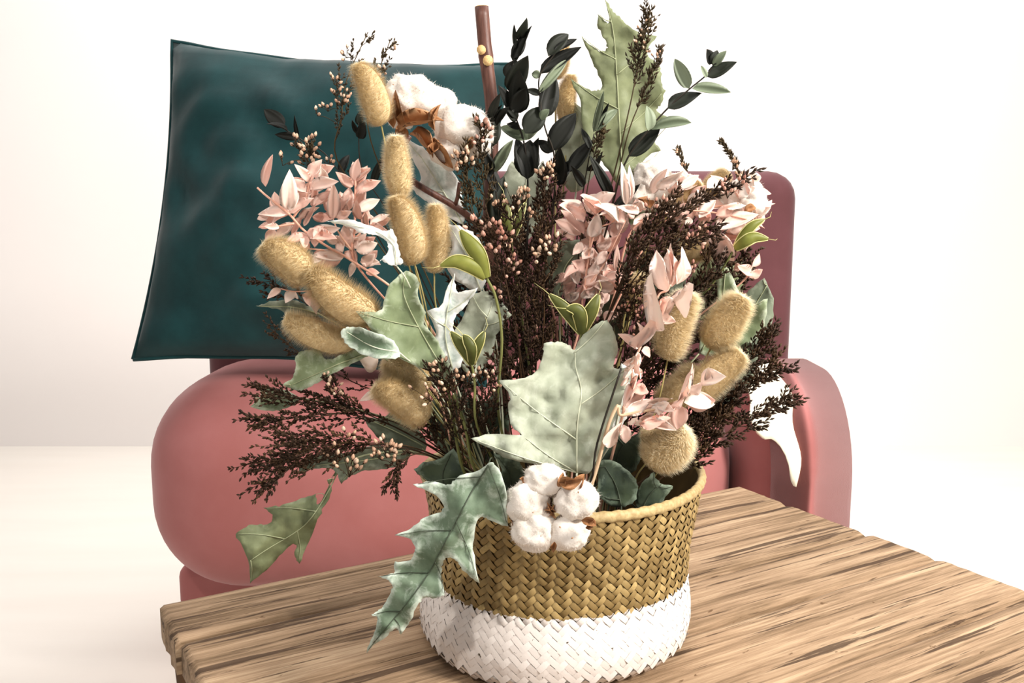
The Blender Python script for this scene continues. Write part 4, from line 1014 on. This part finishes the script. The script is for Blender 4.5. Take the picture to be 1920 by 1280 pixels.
H('budded heather tip below the dark eucalyptus leaves', [(1005, 700, .01), (1010, 520, 0), (1018, 400, -.005), (1022, 320, -.005)], 9, 60, .5, (12.5, 3.2, 4.7), HEATH, [(1022, 325, 10, 18), (1035, 322, 4, 10)], t0=.35, bs=11)
H('dark heather twig low at the center', [(985, 780, -.02), (975, 680, -.03), (965, 590, -.035), (940, 510, -.035)], 16, 90, .7, (12.5, 3.2, 4.3), HEATH, [(935, 548, 5, 12), (955, 510, 6, 14), (960, 490, 6, 14)], t0=.1, bk='p', bs=12)
H('dark heather twig behind the large sage leaf', [(1010, 800, -.01), (1005, 700, -.02), (1010, 620, -.02), (1005, 540, -.02)], 16, 90, .75, (12.5, 3.2, 4.3), HEATH, [(1005, 640, 3, 20)], t0=.05, bk='p', bs=10)
H('dark bushy heather in the shade of the center', [(1000, 820, .02), (985, 700, .02), (1000, 600, .02), (1010, 480, .02)], 20, 110, .8, (13.8, 3.8, 4.0), HEATH, t0=.05)
H('dark bushy heather deep behind the green pod stem', [(960, 820, .02), (945, 700, .02), (950, 600, .02), (955, 480, .02)], 18, 100, .8, (13.8, 3.8, 4.0), HEATH, t0=.05)
H('tall dark heather spike over the olive oak leaf', [(1090, 640, .02), (1130, 420, .01), (1165, 270, .0), (1185, 180, -.002), (1200, 100, -.002), (1215, 20, -.002)], 12, 85, .24, (11, 2.6, 4.6), HEATHG, [(1205, 60, 4, 12), (1200, 85, 4, 12), (1212, 40, 3, 8), (1212, 90, 4, 10)], t0=.62, sub=2, bs=7)
H('second heather spike leaning right over the olive oak leaf', [(1095, 640, .02), (1140, 420, .01), (1175, 260, .0), (1205, 180, 0), (1240, 90, 0)], 6, 45, .3, (12.5, 3.0, 5.3), HEATHG, [(1235, 110, 4, 12)], t0=.66, sub=1, bs=7)
H('small heather tip below the narrow eucalyptus leaves', [(1075, 600, .02), (1095, 400, .01), (1112, 300, .005), (1132, 240, .005)], 6, 40, .35, (11.2, 3.0, 5.0), HEATHG, t0=.6, sub=1)
for lb, st in (('lower spray of the dense brown heather brush at right', [(1110, 700, -.02), (1150, 590, -.035), (1200, 510, -.05), (1270, 455, -.055), (1335, 430, -.055)]),
               ('upper spray of the dense brown heather brush at right', [(1110, 680, -.02), (1150, 570, -.035), (1190, 480, -.05), (1250, 415, -.055), (1330, 365, -.055), (1402, 338, -.055)]),
               ('inner spray of the dense brown heather brush at right', [(1105, 690, -.02), (1140, 590, -.03), (1180, 490, -.045), (1215, 430, -.05), (1260, 375, -.05)])):
    H(lb, st, 12, 85, .36, (14, 3.8, 5), HEATH, [(st[-1][0]-40, st[-1][1]+18, 6, 18), (st[-1][0]-15, st[-1][1]+2, 3, 12)], t0=.3, bk='p', bs=10, sub=2)
H('heather tip rising before the mauve backrest', [(1180, 600, .03), (1250, 430, .03), (1285, 340, .03), (1270, 275, .03)], 5, 30, .3, (10.0, 2.8, 5.4), HEATHG, [(1278, 310, 4, 8), (1272, 285, 3, 6)], t0=.7, sub=0, bs=8)
H('heather tip pointing up beside the far right cotton', [(1200, 600, .02), (1310, 450, .02), (1385, 340, .02), (1352, 262, .02)], 6, 25, .3, (10.0, 3.0, 4.0), HEATHG, [(1375, 310, 6, 10), (1385, 328, 5, 10)], t0=.75, sub=0, bs=8)
H('pink budded heather right of the center pink leaves', [(1120, 760, -.03), (1165, 660, -.04), (1180, 590, -.045), (1190, 550, -.045)], 9, 60, .6, (11.2, 3.0, 4.7), HEATH, [(1190, 555, 8, 14), (1165, 580, 8, 14), (1195, 590, 9, 16), (1195, 620, 5, 14)], t0=.2, bk='p', bs=8)
H('dark heather twig beside the twisted pink stem', [(1110, 820, -.03), (1180, 720, -.04), (1215, 660, -.045), (1235, 600, -.045)], 15, 80, .6, (12.5, 3.5, 4.2), HEATH, t0=.1)
H('dark heather twig behind the right bunny tails', [(1130, 800, -.01), (1240, 640, -.01), (1300, 560, -.015), (1350, 480, -.015)], 16, 90, .55, (13.8, 3.5, 4.2), HEATH, [(1290, 505, 6, 16), (1320, 470, 4, 12)], t0=.2, bk='p')
H('dark heather in the shade behind the lower right pink sprig', [(1120, 850, -.02), (1200, 760, -.02), (1240, 700, -.02), (1300, 620, -.02)], 16, 90, .6, (13.8, 3.5, 4.2), HEATH, t0=.1)
for lb, st in (('lowest spray of brown heather reaching the right edge', [(1195, 925, -.04), (1260, 880, -.045), (1330, 830, -.05), (1420, 780, -.05), (1470, 752, -.05)]),
               ('middle spray of brown heather at the right edge', [(1190, 915, -.03), (1270, 850, -.04), (1340, 780, -.045), (1415, 715, -.045), (1450, 690, -.045)]),
               ('top spray of brown heather at the right edge', [(1180, 900, -.02), (1280, 810, -.03), (1350, 740, -.035), (1410, 670, -.035), (1432, 630, -.035)]),
               ('inner spray of brown heather under the right leaves', [(1190, 910, -.03), (1260, 850, -.035), (1300, 800, -.04), (1370, 770, -.04)])):
    H(lb, st, 15, 85, .42, (13.8, 3.8, 4.3), HEATH, t0=.25, sub=3, r0=2.8)
for lb, st, bb in (('top spray of brown heather at the left edge', [(850, 860, -.03), (760, 800, -.05), (650, 765, -.065), (550, 745, -.07), (500, 735, -.07)], []),
               ('middle spray of brown heather at the left edge', [(850, 865, -.03), (740, 800, -.06), (640, 775, -.075), (540, 785, -.08), (492, 790, -.08)], []),
               ('lower spray of brown heather ending at the left edge', [(850, 870, -.04), (760, 835, -.07), (660, 830, -.085), (590, 825, -.09), (535, 822, -.09)], [(652, 815, 5, 14)]),
               ('lowest drooping heather spray at the left edge', [(850, 875, -.04), (760, 840, -.07), (640, 845, -.085), (560, 865, -.09), (494, 910, -.09)], [(630, 855, 5, 16), (655, 875, 9, 22)]),
               ('second drooping heather spray at the left edge', [(850, 870, -.03), (740, 835, -.05), (620, 840, -.06), (550, 852, -.06), (490, 872, -.06)], [])):
    H(lb, st, 11, 125, .26, (11.5, 3.8, 5), HEATH, bb, t0=.34, sub=2, bs=12)
H('short budded heather hanging at lower left before the sofa', [(850, 875, -.04), (790, 850, -.07), (750, 870, -.085), (735, 920, -.09)], 8, 50, .6, (11.2, 3.5, 4.7), HEATH, [(725, 840, 12, 20), (715, 850, 6, 14), (742, 858, 4, 10)], t0=.4, sub=1, bs=12)
H('heather twig curving up with buds over the pink sofa', [(850, 860, -.03), (740, 800, -.06), (660, 760, -.075), (612, 705, -.08)], 8, 55, .45, (10.0, 3.5, 5.3), HEATH, [(622, 718, 5, 12), (635, 735, 7, 14), (612, 702, 2, 5)], t0=.35, sub=1, bs=10)
H('bare heather twig along the lower edge of the teal cushion', [(850, 850, -.02), (760, 760, -.04), (660, 715, -.05), (560, 660, -.05), (500, 610, -.05)], 9, 70, .5, (8.8, 2.8, 9.3), HEATH, t0=.35, sub=1)
H('brown budded heather in front at center left', [(880, 880, -.06), (860, 800, -.08), (845, 740, -.09), (820, 690, -.09)], 14, 75, .7, (12.5, 3.2, 4.3), HEATH, [(825, 690, 8, 18), (805, 735, 10, 20), (838, 720, 5, 14), (860, 708, 3, 8)], t0=.15, bs=11)
H('brown budded heather in front right of the green pod leaf', [(910, 880, -.06), (910, 800, -.08), (905, 750, -.085), (900, 700, -.085)], 14, 75, .7, (12.5, 3.2, 4.3), HEATH, [(872, 705, 4, 10), (895, 702, 4, 10), (922, 705, 4, 10), (932, 722, 3, 8)], t0=.1, bs=11)
H('dark heather twig between the front leaves', [(860, 890, -.05), (830, 830, -.06), (800, 790, -.065), (760, 760, -.065)], 12, 70, .6, (12.5, 3.5, 4.3), HEATH, t0=.15)
H('dark heather behind the lower left leaves', [(900, 880, -.02), (870, 790, -.02), (850, 720, -.02), (830, 640, -.02)], 16, 90, .7, (12.5, 3.5, 4.3), HEATH, t0=.05)
H('wispy heather at the left edge above the grey leaf', [(840, 760, .02), (680, 640, .01), (560, 560, .0), (500, 520, 0)], 12, 90, .6, (11.2, 3.2, 6.2), HEATH, t0=.3)

for lb, st in (('dark heather twig behind the center pink leaves', [(1060, 800, .03), (1090, 640, .03), (1110, 520, .03), (1120, 400, .03)]),
               ('dark heather twig behind the right brush', [(1090, 780, .03), (1170, 620, .03), (1230, 520, .03), (1270, 420, .03)]),
               ('tangled heather twig behind the rightmost bunny tails', [(1120, 800, .03), (1260, 660, .03), (1340, 560, .03), (1400, 470, .03)]),
               ('dark heather twig behind the tall center stems', [(980, 740, .045), (1000, 560, .05), (1010, 450, .05), (1030, 360, .05)]),
               ('dark heather twig at the back left of center', [(930, 760, .045), (900, 620, .05), (880, 520, .05), (870, 440, .05)])):
    H(lb, st, 18, 110, .6, (13.0, 3.6, 3.6), HEATH, t0=.15, sub=3)
# ---- nigella-like green pods
def pods(label, stem, lobes, mat, r=2.6, edge=PODEDGE):
    th, sp = start('seed_pod', label, 'seed pod', 'green seed pods', pp(stem))
    MB().tube(sp, r*M1(stem[-1][2]), 7).obj('stem', GSTEM, th)
    for pl, wd in lobes:
        q = spline(pp(pl), 6); n = len(q); m_ = M1(pl[0][2]); vs = []; fs = []; L, Rr = [], []
        for i, p in enumerate(q):
            t = i/(n-1); T = (q[min(i+1, n-1)]-q[max(i-1, 0)]).normalized(); vw = (CAM-p).normalized(); S_ = T.cross(vw).normalized(); D = S_.cross(T)
            w_ = wd*.5*m_*max(math.sin(math.pi*min(1, t*.82+.14))**.8, .03)
            for k in range(8):
                g = 2*math.pi*k/8; vs.append(p+S_*math.cos(g)*w_+D*math.sin(g)*w_*.55)
            L.append(p+S_*w_*.98+D*w_*.15); Rr.append(p-S_*w_*.98+D*w_*.15)
        for i in range(n-1):
            for k in range(8): fs.append((i*8+k, i*8+(k+1) % 8, (i+1)*8+(k+1) % 8, (i+1)*8+k))
        o = MB().add(vs, fs).obj('pod', mat, th)
        for e in (L, Rr): MB().tube(e, 1.1*m_, 5).obj('pod_edge', edge, o)
        e = q[-1]; d = (q[-1]-q[-2]).normalized(); MB().tube([e, e+d*14*m_, e+d*26*m_+Vector((-.004, 0, .002))], [.9*m_, .6*m_, .2*m_], 4).obj('pod_tip', edge, o)
    return th
pods('bright green double seed pod on a long stem left of center', [(935, 780, -.075), (941, 640, -.085), (930, 560, -.09), (913, 522, -.092)],
     [([(912, 520, -.093), (898, 480, -.097), (880, 455, -.097), (863, 432, -.095)], 30), ([(910, 520, -.093), (885, 500, -.098), (855, 490, -.1), (826, 498, -.1)], 28)], POD)
pods('dark green seed pod above the large sage leaf', [(1060, 760, -.06), (1085, 660, -.075), (1090, 622, -.08)],
     [([(1090, 624, -.08), (1072, 595, -.084), (1052, 572, -.084), (1030, 552, -.082)], 24), ([(1090, 624, -.08), (1088, 595, -.09), (1080, 580, -.092), (1062, 578, -.094)], 26), ([(1091, 624, -.08), (1102, 595, -.086), (1112, 575, -.088), (1122, 552, -.086)], 26)], PODD, 2.4)
pods('small green seed pod before the sage leaf left of center', [(895, 800, -.085), (890, 720, -.09), (884, 680, -.092)],
     [([(884, 682, -.092), (870, 655, -.095), (858, 638, -.096), (845, 622, -.095)], 22), ([(884, 682, -.092), (884, 655, -.1), (876, 638, -.1), (868, 628, -.1)], 20), ([(885, 682, -.092), (892, 655, -.096), (900, 638, -.096), (908, 622, -.094)], 20)], PODD, 2.4)
pods('yellow green seed pod at the far right edge', [(1190, 720, .0), (1330, 540, -.01), (1378, 465, -.015)],
     [([(1378, 466, -.015), (1398, 452, -.02), (1415, 445, -.02), (1440, 448, -.02)], 22), ([(1378, 466, -.015), (1395, 440, -.018), (1412, 422, -.018), (1432, 412, -.016)], 18)], POD, 2.2)
pods('brownish green seed pod behind the center bud clusters', [(985, 640, .0), (965, 500, -.01), (958, 450, -.012)],
     [([(957, 452, -.012), (950, 425, -.016), (950, 400, -.016), (946, 372, -.014)], 20), ([(958, 452, -.012), (968, 425, -.016), (975, 405, -.016), (985, 380, -.014)], 16)], PODD, 2.2)
# a few bare stems seen low between the flowers
for lb, a, b, c, mt, rr_ in (('green cut stem standing low left of the large sage leaf', (868, 880, -.07), (850, 790, -.075), (838, 720, -.07), GSTEM, 3), ('second green stem low left of the large sage leaf', (890, 880, -.075), (872, 800, -.08), (850, 740, -.08), GSTEM, 3),
                       ('thin black stem curving beside the large sage leaf', (1108, 900, -.112), (1120, 830, -.116), (1165, 690, -.11), EUCSTEM, 2), ('dark reddish stem in the shaded center', (1035, 800, 0), (1045, 640, -.02), (1025, 540, -.02), BARK, 3)):
    th, sp = start('bare_stem', lb, 'stem', None, pp([a, b, c])); MB().tube(sp, rr_*M1(-.07), 6).obj('stem', mt, th)
